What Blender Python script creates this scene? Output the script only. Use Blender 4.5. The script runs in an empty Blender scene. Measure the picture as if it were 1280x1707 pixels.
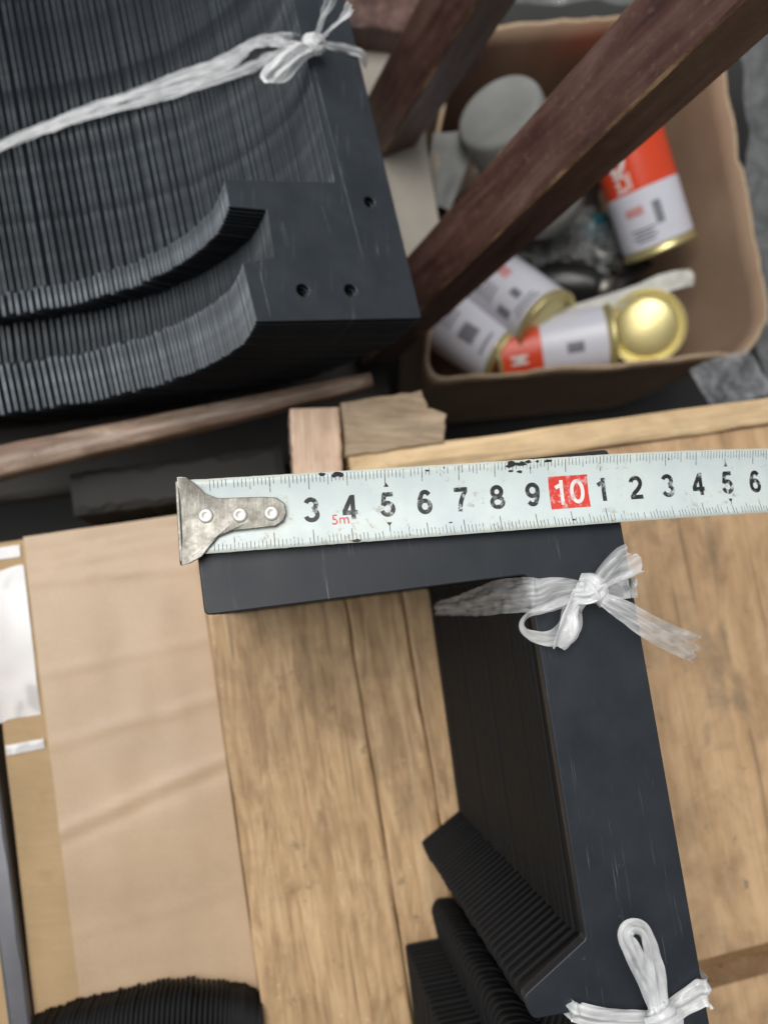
import bpy, bmesh, math, random
from mathutils import Vector, Matrix, noise
from math import sin, cos, pi, radians

random.seed(7)
sc = bpy.context.scene
COL = sc.collection

# ------------------------------------------------------------------ camera
H = 0.133                      # height of the bracket bundle; the planks' top is z = 0
cd = bpy.data.cameras.new('camera')
cam = bpy.data.objects.new('camera', cd)
COL.objects.link(cam)
sc.camera = cam
cd.sensor_fit = 'HORIZONTAL'
cd.sensor_width = 36.0
cd.lens = 36.08
cd.clip_start = 0.005
cd.clip_end = 20
cd.dof.use_dof = True
cd.dof.focus_distance = 0.204
cd.dof.aperture_fstop = 13.0
Rc = Matrix(((0.98883, -0.01918, -0.14780), (0.0, 0.99168, -0.12869), (0.14904, 0.12726, 0.98061)))
cam.matrix_world = Matrix.Translation((0, 0, 0.333)) @ Rc.to_4x4()

# ------------------------------------------------------------------ light
world = bpy.data.worlds.new('World')
sc.world = world
world.use_nodes = True
bg = world.node_tree.nodes['Background']
bg.inputs[0].default_value = (0.80, 0.90, 1.0, 1)
bg.inputs[1].default_value = 0.17


def area(name, loc, target, sx, sy, power, col):
    ld = bpy.data.lights.new(name, 'AREA')
    ld.shape = 'RECTANGLE'
    ld.size, ld.size_y = sx, sy
    ld.energy = power
    ld.color = col
    o = bpy.data.objects.new(name, ld)
    COL.objects.link(o)
    o.location = loc
    o.rotation_euler = (Vector(target) - Vector(loc)).to_track_quat('-Z', 'Y').to_euler()
    return o


area('ceiling_lamp', (-0.45, 0.42, 1.8), (0.05, 0.08, 0), 1.9, 1.0, 46, (1.0, 0.97, 0.93))
area('window_light', (-1.7, 0.15, 0.8), (0.1, 0.1, 0.0), 1.1, 0.9, 6, (0.90, 0.95, 1.0))
sc.view_settings.view_transform = 'Standard'
sc.view_settings.look = 'None'
sc.view_settings.exposure = 0.0
sc.view_settings.gamma = 1.0
sc.view_settings.use_curve_mapping = False
sc.cycles.use_denoising = True
sc.cycles.max_bounces = 8
sc.cycles.transparent_max_bounces = 24

# layout of the place, in metres
L = {'bag': [(0.1393, 0.3162, -0.1042), (0.1928, 0.2987, -0.1698)],
 'bar': [(-0.1105, -0.0432, -0.006), (-0.1001, -0.0944, -0.006), (-0.0895, -0.155, -0.006), (-0.0852, -0.1768, -0.006)],
 'beamA': [(0.0532, 0.1709, -0.1372), (0.1501, 0.1958, 0.2284)],
 'beamA_d': (0.9371, 0.2287, -0.2638),
 'beamA_w': (0.2379, -0.9713, 0.003),
 'beamB': [(0.0559, 0.2924, -0.1076), (0.1082, 0.2909, 0.143)],
 'beamB_d': (0.8843, 0.4298, -0.1823),
 'beamB_w': (0.4197, -0.9029, -0.0931),
 'beamC': [(0.0129, 0.3655, -0.0964), (0.0833, 0.3648, -0.0757)],
 'black1': [(0.2156, 0.2577, -0.2024), (0.2567, 0.2423, -0.1778)],
 'block': [(0.0314, 0.0912, 0.004), (0.0496, 0.0947, 0.004), (0.0659, 0.0973, 0.004), (0.0691, 0.09, 0.004), (0.0771, 0.0881, 0.004),
           (0.0761, 0.0757, 0.004), (0.0496, 0.0708, 0.004), (0.0337, 0.0684, 0.004)],
 'canA': [(0.2379, 0.3732, -0.1481), (0.2885, 0.2722, -0.1813)],
 'canB': [(0.1591, 0.262, -0.2205), (0.1993, 0.2096, -0.1856)],
 'canC': [(0.1342, 0.231, -0.2385), (0.1789, 0.1913, -0.2115)],
 'canD': [(0.1878, 0.1953, -0.2096), (0.25, 0.2036, -0.189)],
 'canE': [(0.2692, 0.2056, -0.1705)],
 'carton_pts': [(-0.1128, 0.0399, -0.012), (-0.0376, 0.0509, -0.012), (-0.1069, -0.0589, -0.012), (-0.087, -0.158, -0.012), (-0.1018, 0.0355, -0.012),
                (-0.072, -0.1502, -0.012)],
 'clump': [(0.2326, 0.2852, -0.2064)],
 'dark_board': [(-0.0446, 0.0659, -0.06)],
 'darkrow': [(-0.0867, -0.1582, 0.006), (-0.0698, -0.1536, 0.006), (-0.0525, -0.1506, 0.006), (-0.0326, -0.1486, 0.006), (-0.0121, -0.1509, 0.006),
             (0.0005, -0.1557, 0.006)],
 'film': [(0.2992, 0.371, -0.0831), (0.3339, 0.371, -0.0779), (0.3376, 0.1778, -0.1027), (0.3104, 0.2319, -0.0997)],
 'flap': [(0.2767, 0.1724, -0.0718)],
 'pale': [(0.0206, 0.3468, -0.1), (0.0882, 0.3673, -0.1), (0.0923, 0.2904, -0.1), (0.105, 0.2094, -0.1), (0.0545, 0.1612, -0.1)],
 'paper': [(0.1032, 0.3053, -0.1213), (0.1123, 0.2705, -0.1245)],
 'patch': [(0.242, 0.126, -0.0423)],
 'pine': [(0.0101, 0.086, 0.0), (0.0305, 0.0879, 0.0), (0.0348, 0.0443, 0.0), (0.0092, 0.0438, 0.0)],
 'plate_pts': {'A': (0.0, 0.0),
               'B': (0.0668, 0.0138),
               'R1': (0.045, 0.1323),
               'armL': (0.0223, 0.12),
               'footTL': (-0.011, 0.0535),
               'h1': (0.0177, 0.0155),
               'h2': (0.0369, 0.0194),
               'h3': (0.0471, 0.0603),
               'inner': (0.0324, 0.0649),
               'lip': (-0.0047, 0.0213),
               's1': (0.025, 0.117),
               's2': (0.0435, 0.0305),
               'slotR2': (0.0069, 0.0263),
               'slotTL': (-0.0093, 0.0434),
               'slotTR': (0.0046, 0.0458)},
 'plates': [(-0.0057, 0.101, 0.0701, 18), (-0.0061, 0.1005, 0.068, 18.94), (-0.0066, 0.1001, 0.066, 19.66), (-0.0072, 0.0998, 0.0639, 20.32),
            (-0.0077, 0.0995, 0.0619, 20.96), (-0.0084, 0.0992, 0.0598, 21.57), (-0.0091, 0.099, 0.0577, 22.18), (-0.0098, 0.0987, 0.0557, 22.78),
            (-0.0105, 0.0983, 0.0536, 23.37), (-0.0114, 0.0983, 0.0516, 23.96), (-0.0124, 0.0984, 0.0495, 24.55), (-0.0134, 0.0984, 0.0474, 25.14),
            (-0.0144, 0.0985, 0.0454, 25.74), (-0.0154, 0.0985, 0.0433, 26.33), (-0.0165, 0.0985, 0.0413, 26.93), (-0.0177, 0.0984, 0.0392, 27.53),
            (-0.0188, 0.0984, 0.0372, 28.13), (-0.02, 0.0983, 0.0351, 28.74), (-0.0213, 0.0982, 0.0331, 29.35), (-0.0226, 0.0981, 0.031, 29.97),
            (-0.0239, 0.0981, 0.029, 30.59), (-0.0254, 0.0981, 0.027, 31.22), (-0.0268, 0.098, 0.025, 31.85), (-0.0283, 0.0979, 0.023, 32.49),
            (-0.0298, 0.0978, 0.021, 33.14), (-0.0314, 0.0977, 0.019, 33.79), (-0.033, 0.0975, 0.017, 34.45), (-0.0347, 0.0974, 0.015, 35.12),
            (-0.0365, 0.0974, 0.0131, 35.79), (-0.0383, 0.0973, 0.0111, 36.47), (-0.0402, 0.0972, 0.0092, 37.16), (-0.0421, 0.0971, 0.0073, 37.85),
            (-0.044, 0.097, 0.0054, 38.56), (-0.046, 0.0968, 0.0035, 39.27), (-0.0481, 0.0966, 0.0016, 39.99), (-0.0502, 0.0964, -0.0002, 40.71),
            (-0.0524, 0.0963, -0.002, 41.45), (-0.0547, 0.0962, -0.0038, 42.2), (-0.057, 0.0961, -0.0056, 42.95), (-0.0594, 0.0959, -0.0073, 43.71),
            (-0.0618, 0.0958, -0.009, 44.48), (-0.0643, 0.0956, -0.0107, 45.26), (-0.0668, 0.0954, -0.0124, 46.05), (-0.0694, 0.0952, -0.014, 46.85),
            (-0.0721, 0.0949, -0.0156, 47.66), (-0.0748, 0.0946, -0.0172, 48.48), (-0.0776, 0.0945, -0.0187, 49.31),
            (-0.0804, 0.0943, -0.0202, 50.15), (-0.0834, 0.0941, -0.0217, 51.0), (-0.0863, 0.0939, -0.0231, 51.86), (-0.0894, 0.0937, -0.0245, 52.73),
            (-0.0925, 0.0934, -0.0258, 53.62), (-0.0956, 0.0931, -0.0271, 54.51), (-0.0988, 0.0928, -0.0284, 55.41),
            (-0.1021, 0.0925, -0.0296, 56.33), (-0.1054, 0.0923, -0.0308, 57.26), (-0.1088, 0.092, -0.0319, 58.19), (-0.1122, 0.0917, -0.033, 59.14),
            (-0.1157, 0.0914, -0.034, 60.08), (-0.119, 0.0912, -0.0352, 60.98), (-0.1224, 0.0909, -0.0364, 61.86), (-0.1257, 0.0908, -0.0376, 62.72),
            (-0.1289, 0.0907, -0.0389, 63.55), (-0.1322, 0.0906, -0.0403, 64.35), (-0.1354, 0.0905, -0.0417, 65.13),
            (-0.1386, 0.0905, -0.0432, 65.89), (-0.1417, 0.0905, -0.0448, 66.63), (-0.1449, 0.0905, -0.0464, 67.35), (-0.148, 0.0905, -0.0481, 68.0),
            (-0.1511, 0.0906, -0.0499, 68.0), (-0.1542, 0.0907, -0.0517, 68.0), (-0.1573, 0.0907, -0.0535, 68.0), (-0.1604, 0.0908, -0.0552, 68.0),
            (-0.1635, 0.0909, -0.057, 68.0), (-0.1666, 0.091, -0.0587, 68.0), (-0.1697, 0.091, -0.0604, 68.0), (-0.1729, 0.0911, -0.062, 68.0),
            (-0.176, 0.0912, -0.0637, 68.0), (-0.1792, 0.0912, -0.0653, 68.0), (-0.1823, 0.0913, -0.0669, 68.0), (-0.1855, 0.0913, -0.0685, 68.0),
            (-0.1887, 0.0913, -0.0701, 68.0), (-0.1918, 0.0914, -0.0717, 68.0), (-0.195, 0.0914, -0.0732, 68.0), (-0.1982, 0.0914, -0.0748, 68.0),
            (-0.2014, 0.0914, -0.0763, 68.0), (-0.2046, 0.0914, -0.0778, 68.0), (-0.2078, 0.0914, -0.0793, 68.0), (-0.211, 0.0914, -0.0808, 68.0)],
 'r1_knot': (0.085, 0.0055, 0.138),
 'r1_loop': [(0.0833, 0.0044, 0.138), (0.0745, 0.0019, 0.139), (0.0682, -0.0008, 0.138), (0.0664, -0.0036, 0.137), (0.0693, -0.0063, 0.136),
             (0.0754, -0.0069, 0.136), (0.0792, -0.0039, 0.137), (0.0794, 0.0008, 0.139), (0.0828, 0.0039, 0.139)],
 'r1_puff': (0.0773, -0.0031, 0.137),
 'r1_side': [(0.0695, 0.0044, 0.1344), (0.0695, 0.0045, 0.1168), (0.0696, 0.0033, 0.0898), (0.0698, 0.002, 0.0548), (0.07, 0.0012, 0.0211)],
 'r1_taildn': [(0.0854, 0.0047, 0.139), (0.0913, 0.0008, 0.142), (0.1019, -0.0044, 0.139), (0.1159, -0.0087, 0.129), (0.1233, -0.0108, 0.123)],
 'r1_tailup': [(0.0851, 0.0058, 0.139), (0.0871, 0.0093, 0.143), (0.0907, 0.0123, 0.146), (0.0949, 0.0139, 0.145)],
 'r1_top': [(0.0698, 0.0044, 0.1345), (0.0772, 0.0056, 0.1345), (0.0865, 0.0056, 0.1345), (0.0943, 0.0068, 0.1345), (0.0976, 0.0073, 0.1345)],
 'r2_knot': (0.0997, -0.1003, 0.138),
 'r2_loop': [(0.099, -0.1006, 0.138), (0.095, -0.0913, 0.141), (0.0897, -0.0824, 0.145), (0.0869, -0.0773, 0.147), (0.0888, -0.0754, 0.147),
             (0.0922, -0.0769, 0.146), (0.0948, -0.0831, 0.144), (0.0976, -0.0915, 0.141), (0.1003, -0.1003, 0.138)],
 'r2_top': [(0.079, -0.1002, 0.1345), (0.0866, -0.1018, 0.1345), (0.1003, -0.1031, 0.1345), (0.1062, -0.1004, 0.1345), (0.1126, -0.0975, 0.1345)],
 'rail': [(-0.169, 0.059, -0.0518), (0.0478, 0.1098, -0.0227)],
 'rim': [(0.1116, 0.3896, -0.13), (0.3085, 0.436, -0.13), (0.3425, 0.1774, -0.13), (0.0974, 0.1453, -0.13)],
 'strip': [(0.2104, 0.2174, -0.1982), (0.222, 0.2194, -0.186), (0.2633, 0.2315, -0.1731), (0.2849, 0.2402, -0.1687), (0.3071, 0.2467, -0.1696)],
 'tape0': (-0.0192, 0.0235, 0.1352),
 'teal': [(0.2508, 0.3024, -0.2014)],
 'ub_band1': [(-0.1721, 0.2301, -0.0774), (-0.1403, 0.2385, -0.0602), (-0.1026, 0.2505, -0.0478), (-0.0649, 0.2553, -0.0305),
              (-0.0253, 0.2502, 0.0013), (-0.01, 0.247, 0.0202), (0.0016, 0.2362, 0.0376), (0.0138, 0.2241, 0.0526)],
 'ub_band2': [(-0.1717, 0.2283, -0.0766), (-0.1399, 0.2354, -0.0595), (-0.1023, 0.2462, -0.0472), (-0.0646, 0.2492, -0.0299),
              (-0.0194, 0.2418, 0.0065), (-0.0058, 0.2354, 0.0255), (0.0065, 0.2257, 0.0455), (0.0138, 0.2229, 0.0534)],
 'ub_knot': (0.0141, 0.2219, 0.0554),
 'ub_loop': [(0.0132, 0.2205, 0.0551), (0.0084, 0.2157, 0.0598), (0.0005, 0.2086, 0.0597), (-0.004, 0.2056, 0.0546), (0.0018, 0.2068, 0.0546),
             (0.0067, 0.2125, 0.0571), (0.0133, 0.2201, 0.055)],
 'ub_side': [(0.0149, 0.2282, 0.0482), (0.024, 0.2296, 0.0451), (0.0343, 0.2308, 0.0416)],
 'ub_tail1': [(0.0141, 0.2224, 0.0554), (0.0159, 0.2215, 0.0678), (0.018, 0.2214, 0.0783), (0.019, 0.2236, 0.0869)],
 'ub_tail2': [(0.0141, 0.2224, 0.0554), (0.0191, 0.2206, 0.0641), (0.0236, 0.2191, 0.0748), (0.0258, 0.2197, 0.0793)]}


# ------------------------------------------------------------------ helpers
class NT:
    """small node-tree writer"""
    def __init__(self, name):
        self.m = bpy.data.materials.new(name)
        self.m.use_nodes = True
        self.t = self.m.node_tree
        self.b = self.t.nodes['Principled BSDF']
        self.out = self.t.nodes['Material Output']

    def n(self, typ, **kw):
        nd = self.t.nodes.new(typ)
        for k, v in kw.items():
            setattr(nd, k, v)
        return nd

    def l(self, a, b):
        self.t.links.new(a, b)

    def coord(self, scale=(1, 1, 1), rot=(0, 0, 0), kind='Object', loc=(0, 0, 0)):
        tc = self.n('ShaderNodeTexCoord')
        mp = self.n('ShaderNodeMapping')
        mp.inputs['Scale'].default_value = scale
        mp.inputs['Rotation'].default_value = rot
        mp.inputs['Location'].default_value = loc
        self.l(tc.outputs[kind], mp.inputs[0])
        return mp.outputs[0]

    def noise(self, vec, scale, detail=4, rough=0.55, dist=0.0):
        nd = self.n('ShaderNodeTexNoise')
        nd.inputs['Scale'].default_value = scale
        nd.inputs['Detail'].default_value = detail
        nd.inputs['Roughness'].default_value = rough
        nd.inputs['Distortion'].default_value = dist
        self.l(vec, nd.inputs['Vector'])
        return nd.outputs[0]

    def ramp(self, fac, stops, interp='LINEAR'):
        r = self.n('ShaderNodeValToRGB')
        r.color_ramp.interpolation = interp
        e = r.color_ramp.elements
        while len(e) > 1:
            e.remove(e[-1])
        for i, (p, c) in enumerate(stops):
            if not isinstance(c, (tuple, list)):
                c = (c, c, c)
            el = e[0] if i == 0 else e.new(p)
            el.position = p
            el.color = (c[0], c[1], c[2], 1)
        self.l(fac, r.inputs[0])
        return r.outputs[0]

    def mix(self, fac, a, b, mode='MIX'):
        m = self.n('ShaderNodeMix', data_type='RGBA', blend_type=mode)
        for v, s in ((fac, m.inputs[0]), (a, m.inputs[6]), (b, m.inputs[7])):
            if isinstance(v, (int, float)):
                s.default_value = v
            elif isinstance(v, tuple):
                s.default_value = (v[0], v[1], v[2], 1)
            else:
                self.l(v, s)
        return m.outputs[2]

    def math(self, op, a, b=0.0):
        m = self.n('ShaderNodeMath', operation=op)
        for v, s in ((a, m.inputs[0]), (b, m.inputs[1])):
            if isinstance(v, (int, float)):
                s.default_value = v
            else:
                self.l(v, s)
        return m.outputs[0]

    def bump(self, h, strength, dist):
        b = self.n('ShaderNodeBump')
        b.inputs['Strength'].default_value = strength
        b.inputs['Distance'].default_value = dist
        self.l(h, b.inputs['Height'])
        self.l(b.outputs[0], self.b.inputs['Normal'])
        return b

    def set(self, color=None, rough=None, metal=None, spec=None):
        for v, k in ((color, 'Base Color'), (rough, 'Roughness'), (metal, 'Metallic'), (spec, 'Specular IOR Level')):
            if v is None:
                continue
            if isinstance(v, tuple):
                self.b.inputs[k].default_value = (v[0], v[1], v[2], 1)
            elif isinstance(v, (int, float)):
                self.b.inputs[k].default_value = v
            else:
                self.l(v, self.b.inputs[k])
        return self.m


def tag(o, label=None, cat=None, group=None, kind=None):
    if label: o['label'] = label
    if cat: o['category'] = cat
    if group: o['group'] = group
    if kind: o['kind'] = kind
    return o


def link(name, me, mat=None, parent=None, loc=(0, 0, 0), rot=(0, 0, 0)):
    o = bpy.data.objects.new(name, me)
    COL.objects.link(o)
    if mat is not None and me is not None and not me.materials:
        me.materials.append(mat)
    o.parent = parent
    o.location = loc
    o.rotation_euler = rot
    return o


def thing(name, label, cat, loc=(0, 0, 0), rot=(0, 0, 0), group=None):
    return tag(link(name, None, None, None, loc, rot), label, cat, group)


def mesh(name, verts, faces, smooth=False):
    me = bpy.data.meshes.new(name)
    me.from_pydata([tuple(v) for v in verts], [], faces)
    me.update()
    if smooth:
        me.polygons.foreach_set('use_smooth', [True] * len(me.polygons))
    return me


def from_bm(name, bm, smooth=False, bevel=0.0, seg=2):
    if bevel:
        bmesh.ops.bevel(bm, geom=list(bm.edges), offset=bevel, segments=seg, affect='EDGES', profile=0.6)
    me = bpy.data.meshes.new(name)
    bm.to_mesh(me)
    bm.free()
    if smooth:
        me.polygons.foreach_set('use_smooth', [True] * len(me.polygons))
    return me


def flat_plate(name, loops, thick, bevel=0.0003):
    """solid sheet from a 2-D outline plus holes, centred on its own z"""
    cu = bpy.data.curves.new(name, 'CURVE')
    cu.dimensions = '2D'
    cu.fill_mode = 'BOTH'
    cu.extrude = thick / 2 - bevel
    cu.bevel_depth = bevel
    cu.bevel_resolution = 1
    for lp in loops:
        sp = cu.splines.new('POLY')
        sp.points.add(len(lp) - 1)
        for p, q in zip(sp.points, lp):
            p.co = (q[0], q[1], 0, 1)
        sp.use_cyclic_u = True
    o = bpy.data.objects.new(name, cu)
    COL.objects.link(o)
    dg = bpy.context.evaluated_depsgraph_get()
    me = bpy.data.meshes.new_from_object(o.evaluated_get(dg))
    bpy.data.objects.remove(o)
    me.name = name
    return me


def ring(cx, cy, r, n=16, rev=False):
    a = [(cx + r * cos(2 * pi * i / n), cy + r * sin(2 * pi * i / n)) for i in range(n)]
    return a[::-1] if rev else a


def fillet(pts, radii, n=5):
    """round the corners of a polygon"""
    out = []
    N = len(pts)
    for i, p in enumerate(pts):
        r = radii[i] if isinstance(radii, (list, tuple)) else radii
        p, a, b = Vector(p), Vector(pts[i - 1]), Vector(pts[(i + 1) % N])
        if not r:
            out.append(tuple(p)); continue
        da, db = (a - p), (b - p)
        t = min(r, da.length * .45, db.length * .45)
        s, e = p + da.normalized() * t, p + db.normalized() * t
        for k in range(n + 1):
            f = k / n
            out.append(tuple(s * (1 - f) ** 2 + p * 2 * f * (1 - f) + e * f * f))
    return out


def box_bm(sx, sy, sz, cuts=0, jit=0.0):
    bm = bmesh.new()
    bmesh.ops.create_cube(bm, size=1.0)
    bmesh.ops.scale(bm, vec=(sx, sy, sz), verts=bm.verts)
    return bm


def plank_mesh(name, ln, wd, th, bev=0.0008, jit=0.0005, seed=0, n=24):
    """board along local x, top at z = 0, edges worn and slightly uneven"""
    rnd = random.Random(seed)
    vs, fs = [], []
    prof = [(-.5, -th), (-.5, -bev), (-.5 + bev / wd, 0), (.5 - bev / wd, 0), (.5, -bev), (.5, -th)]
    for i in range(n + 1):
        x = -ln / 2 + ln * i / n
        jl, jr = rnd.uniform(-jit, jit), rnd.uniform(-jit, jit)
        cl, cr = rnd.uniform(0, bev * 1.6), rnd.uniform(0, bev * 1.6)
        for k, (a, z) in enumerate(prof):
            y = a * wd + (jl if k < 3 else jr)
            if k == 2: y += cl
            if k == 3: y -= cr
            if k in (0, 5): y += 0
            zz = z
            if i in (0, n) and k in (2, 3): zz -= bev * .5
            vs.append((x, y, zz))
    m = len(prof)
    for i in range(n):
        for k in range(m):
            a, b = i * m + k, i * m + (k + 1) % m
            fs.append((a, a + m, b + m, b))
    fs.append(tuple(range(m)))
    fs.append(tuple(range(n * m, n * m + m))[::-1])
    return mesh(name, vs, fs)


def spline(pts, n):
    """Catmull-Rom through pts (any tuple length)"""
    P = [Vector(p) for p in pts]
    P = [P[0] * 2 - P[1]] + P + [P[-1] * 2 - P[-2]]
    out = []
    S = len(P) - 3
    for i in range(n + 1):
        t = i / n * S
        k = min(int(t), S - 1)
        f = t - k
        a, b, c, d = P[k:k + 4]
        out.append(0.5 * ((2 * b) + (c - a) * f + (2 * a - 5 * b + 4 * c - d) * f * f + (3 * b - a - 3 * c + d) * f ** 3))
    return out


def ribbon(name, pts, widths, mat, parent, up=(0, 0, 1), n=48, m=12, fold=0.0006, crumple=0.0006, seed=0, twist=0.0,
           twists=None, freq=1.6, fray=0.0, ups=None):
    """crinkled strip of plastic film along a 3-D path"""
    C = spline(pts, n)
    Wd = spline([(w, 0, 0) for w in widths], n)
    up = Vector(up)
    UP = spline(ups, n) if ups else None
    rnd = random.Random(seed)
    ph = rnd.uniform(0, 9)
    vs, fs, uv = [], [], []
    ln = 0
    base = Vector(parent.location) if parent else Vector()
    for i in range(n + 1):
        T = (C[min(i + 1, n)] - C[max(i - 1, 0)]).normalized()
        if i: ln += (C[i] - C[i - 1]).length
        if UP: up = UP[i].normalized()
        S = T.cross(up)
        if S.length < 1e-4: S = T.orthogonal()
        S.normalize()
        N = S.cross(T).normalized()
        tw = twist * i / n
        if twists:
            f = i / n * (len(twists) - 1)
            k = min(int(f), len(twists) - 2)
            tw += twists[k] * (1 - (f - k)) + twists[k + 1] * (f - k)
        S, N = S * cos(tw) + N * sin(tw), N * cos(tw) - S * sin(tw)
        w = max(Wd[i].x, .0006)
        for j in range(m + 1):
            v = j / m - .5
            amp = fold * min(1, w / .006)
            h = amp * sin(v * 2 * pi * freq + ph + 0.7 * sin(ln * 70 + ph))
            q = C[i] + S * (v * w) + N * h
            nz = noise.noise(Vector((ln * 120 + seed * 7.1, v * 3.5 + seed, seed * 1.7)))
            nz2 = noise.noise(Vector((ln * 300 + seed * 3.1, v * 7, seed * 2.3)))
            q += N * (crumple * (nz * 1.5 + nz2 * .6)) + S * (w * .05 * nz)
            if fray and i in (0, n) and i == n:
                q += T * fray * (noise.noise(Vector((j * 1.37, seed, 3))) * 1.4)
            vs.append(q - base)
            uv.append((ln * 100, (v + .5) * w * 100))
    for i in range(n):
        for j in range(m):
            a = i * (m + 1) + j
            fs.append((a, a + 1, a + m + 2, a + m + 1))
    me = mesh(name, vs, fs, True)
    ul = me.uv_layers.new(name='UVMap')
    for lp in me.loops:
        ul.data[lp.index].uv = uv[lp.vertex_index]
    return link(name, me, mat, parent)


def text_mesh(body, size, bold=0.0, xs=1.0, cuts=(), kx='CENTER'):
    cu = bpy.data.curves.new('t', 'FONT')
    cu.body = body
    cu.size = size
    cu.offset = bold
    cu.align_x = 'CENTER'
    cu.align_y = 'CENTER'
    cu.resolution_u = 6
    o = bpy.data.objects.new('t', cu)
    COL.objects.link(o)
    me = bpy.data.meshes.new_from_object(o.evaluated_get(bpy.context.evaluated_depsgraph_get()))
    bpy.data.objects.remove(o)
    bm = bmesh.new()
    bm.from_mesh(me)
    bpy.data.meshes.remove(me)
    ys = [v.co.y for v in bm.verts]
    xx = [v.co.x for v in bm.verts]
    cx, cy = (min(xx) + max(xx)) / 2, (min(ys) + max(ys)) / 2
    for v in bm.verts:
        v.co = Vector(((v.co.x - cx) * xs, v.co.y - cy, 0))
    for k in range(-4, 5):
        bmesh.ops.bisect_plane(bm, geom=bm.verts[:] + bm.edges[:] + bm.faces[:], plane_co=(0, k * size * .09, 0), plane_no=(0, 1, 0))
    return bm


def lathe(name, prof, n=36, smooth=True):
    """profile of (radius, z) turned about z"""
    vs, fs = [], []
    for r, z in prof:
        for k in range(n):
            a = 2 * pi * k / n
            vs.append((r * cos(a), r * sin(a), z))
    for i in range(len(prof) - 1):
        for k in range(n):
            k2 = (k + 1) % n
            fs.append((i * n + k, i * n + k2, (i + 1) * n + k2, (i + 1) * n + k))
    fs.append(tuple(range(n))[::-1])
    fs.append(tuple(range((len(prof) - 1) * n, len(prof) * n)))
    return mesh(name, vs, fs, smooth)


# ------------------------------------------------------------------ materials
def wood_mat(name, c1, c2, c3, grain=1.0, mottle=0.6, rough=0.62, dirt=(0.09, 0.065, 0.045), dirt_amt=0.5, ring=55, streak=.16, pores=.55):
    k = NT(name)
    vec = k.coord((1, 1, 1))
    oi = k.n('ShaderNodeObjectInfo')
    add = k.n('ShaderNodeVectorMath', operation='ADD')
    mul = k.n('ShaderNodeVectorMath', operation='SCALE')
    cmb = k.n('ShaderNodeCombineXYZ')
    for s in range(3): k.l(oi.outputs['Random'], cmb.inputs[s])
    k.l(cmb.outputs[0], mul.inputs[0]); mul.inputs['Scale'].default_value = 3.0
    k.l(vec, add.inputs[0]); k.l(mul.outputs[0], add.inputs[1])
    st = k.n('ShaderNodeMapping'); st.inputs['Scale'].default_value = (streak, 1, 1)
    k.l(add.outputs[0], st.inputs[0])
    fine = k.n('ShaderNodeMapping'); fine.inputs['Scale'].default_value = (0.03, 1, 1)
    k.l(add.outputs[0], fine.inputs[0])
    warp = k.noise(add.outputs[0], 14, 3, .5)
    g1 = k.noise(st.outputs[0], ring * 3.4, 5, .6, 1.2)
    g2 = k.noise(fine.outputs[0], 620 * grain, 3, .6, .3)
    blot = k.noise(add.outputs[0], 42, 5, .6, .5)
    blot2 = k.noise(st.outputs[0], 38, 4, .6, .8)
    base = k.ramp(g1, [(.30, c1), (.52, c2), (.72, c3)])
    gr = k.ramp(g2, [(.32, 0.80), (.5, 1.0), (.7, 1.08)])
    col = k.mix(.7, base, gr, 'MULTIPLY')
    bl = k.ramp(blot, [(.34, 0.76), (.5, 1.0), (.68, 1.10)])
    col = k.mix(mottle, col, bl, 'MULTIPLY')
    dm = k.ramp(blot2, [(.58, 0.0), (.72, 1.0)])
    col = k.mix(k.math('MULTIPLY', dm, dirt_amt), col, dirt)
    sp = k.ramp(k.noise(add.outputs[0], 85, 4, .7), [(.63, 0.0), (.70, 1.0)])
    col = k.mix(k.math('MULTIPLY', sp, dirt_amt * .95), col, (dirt[0] * .85, dirt[1] * .92, dirt[2]))
    pv = k.n('ShaderNodeMapping'); pv.inputs['Scale'].default_value = (0.045, 1, 1)
    k.l(add.outputs[0], pv.inputs[0])
    pore = k.ramp(k.noise(pv.outputs[0], 1500, 2, .5, .1), [(.62, 0.0), (.70, 1.0)])
    pz = k.ramp(k.noise(add.outputs[0], 75, 3, .6), [(.40, 0.0), (.60, 1.0)])
    col = k.mix(k.math('MULTIPLY', k.math('MULTIPLY', pore, pz), pores), col, tuple(x * .45 for x in c1))
    crk = k.ramp(k.noise(fine.outputs[0], 170, 2, .5, .2), [(.665, 0.0), (.69, 1.0)])
    col = k.mix(k.math('MULTIPLY', crk, .5), col, tuple(x * .4 for x in c1))
    fl = k.ramp(k.noise(add.outputs[0], 480, 2, .5), [(.72, 0.0), (.75, 1.0)])
    col = k.mix(k.math('MULTIPLY', fl, .6), col, tuple(min(.8, x * 1.5) for x in c3))
    fd = k.ramp(k.noise(add.outputs[0], 330, 3, .6), [(.71, 0.0), (.74, 1.0)])
    col = k.mix(k.math('MULTIPLY', fd, .6 * dirt_amt), col, tuple(x * .5 for x in dirt))
    k.bump(k.mix(.5, g2, g1), .35, .0006)
    return k.set(col, rough, 0, .35)


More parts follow.
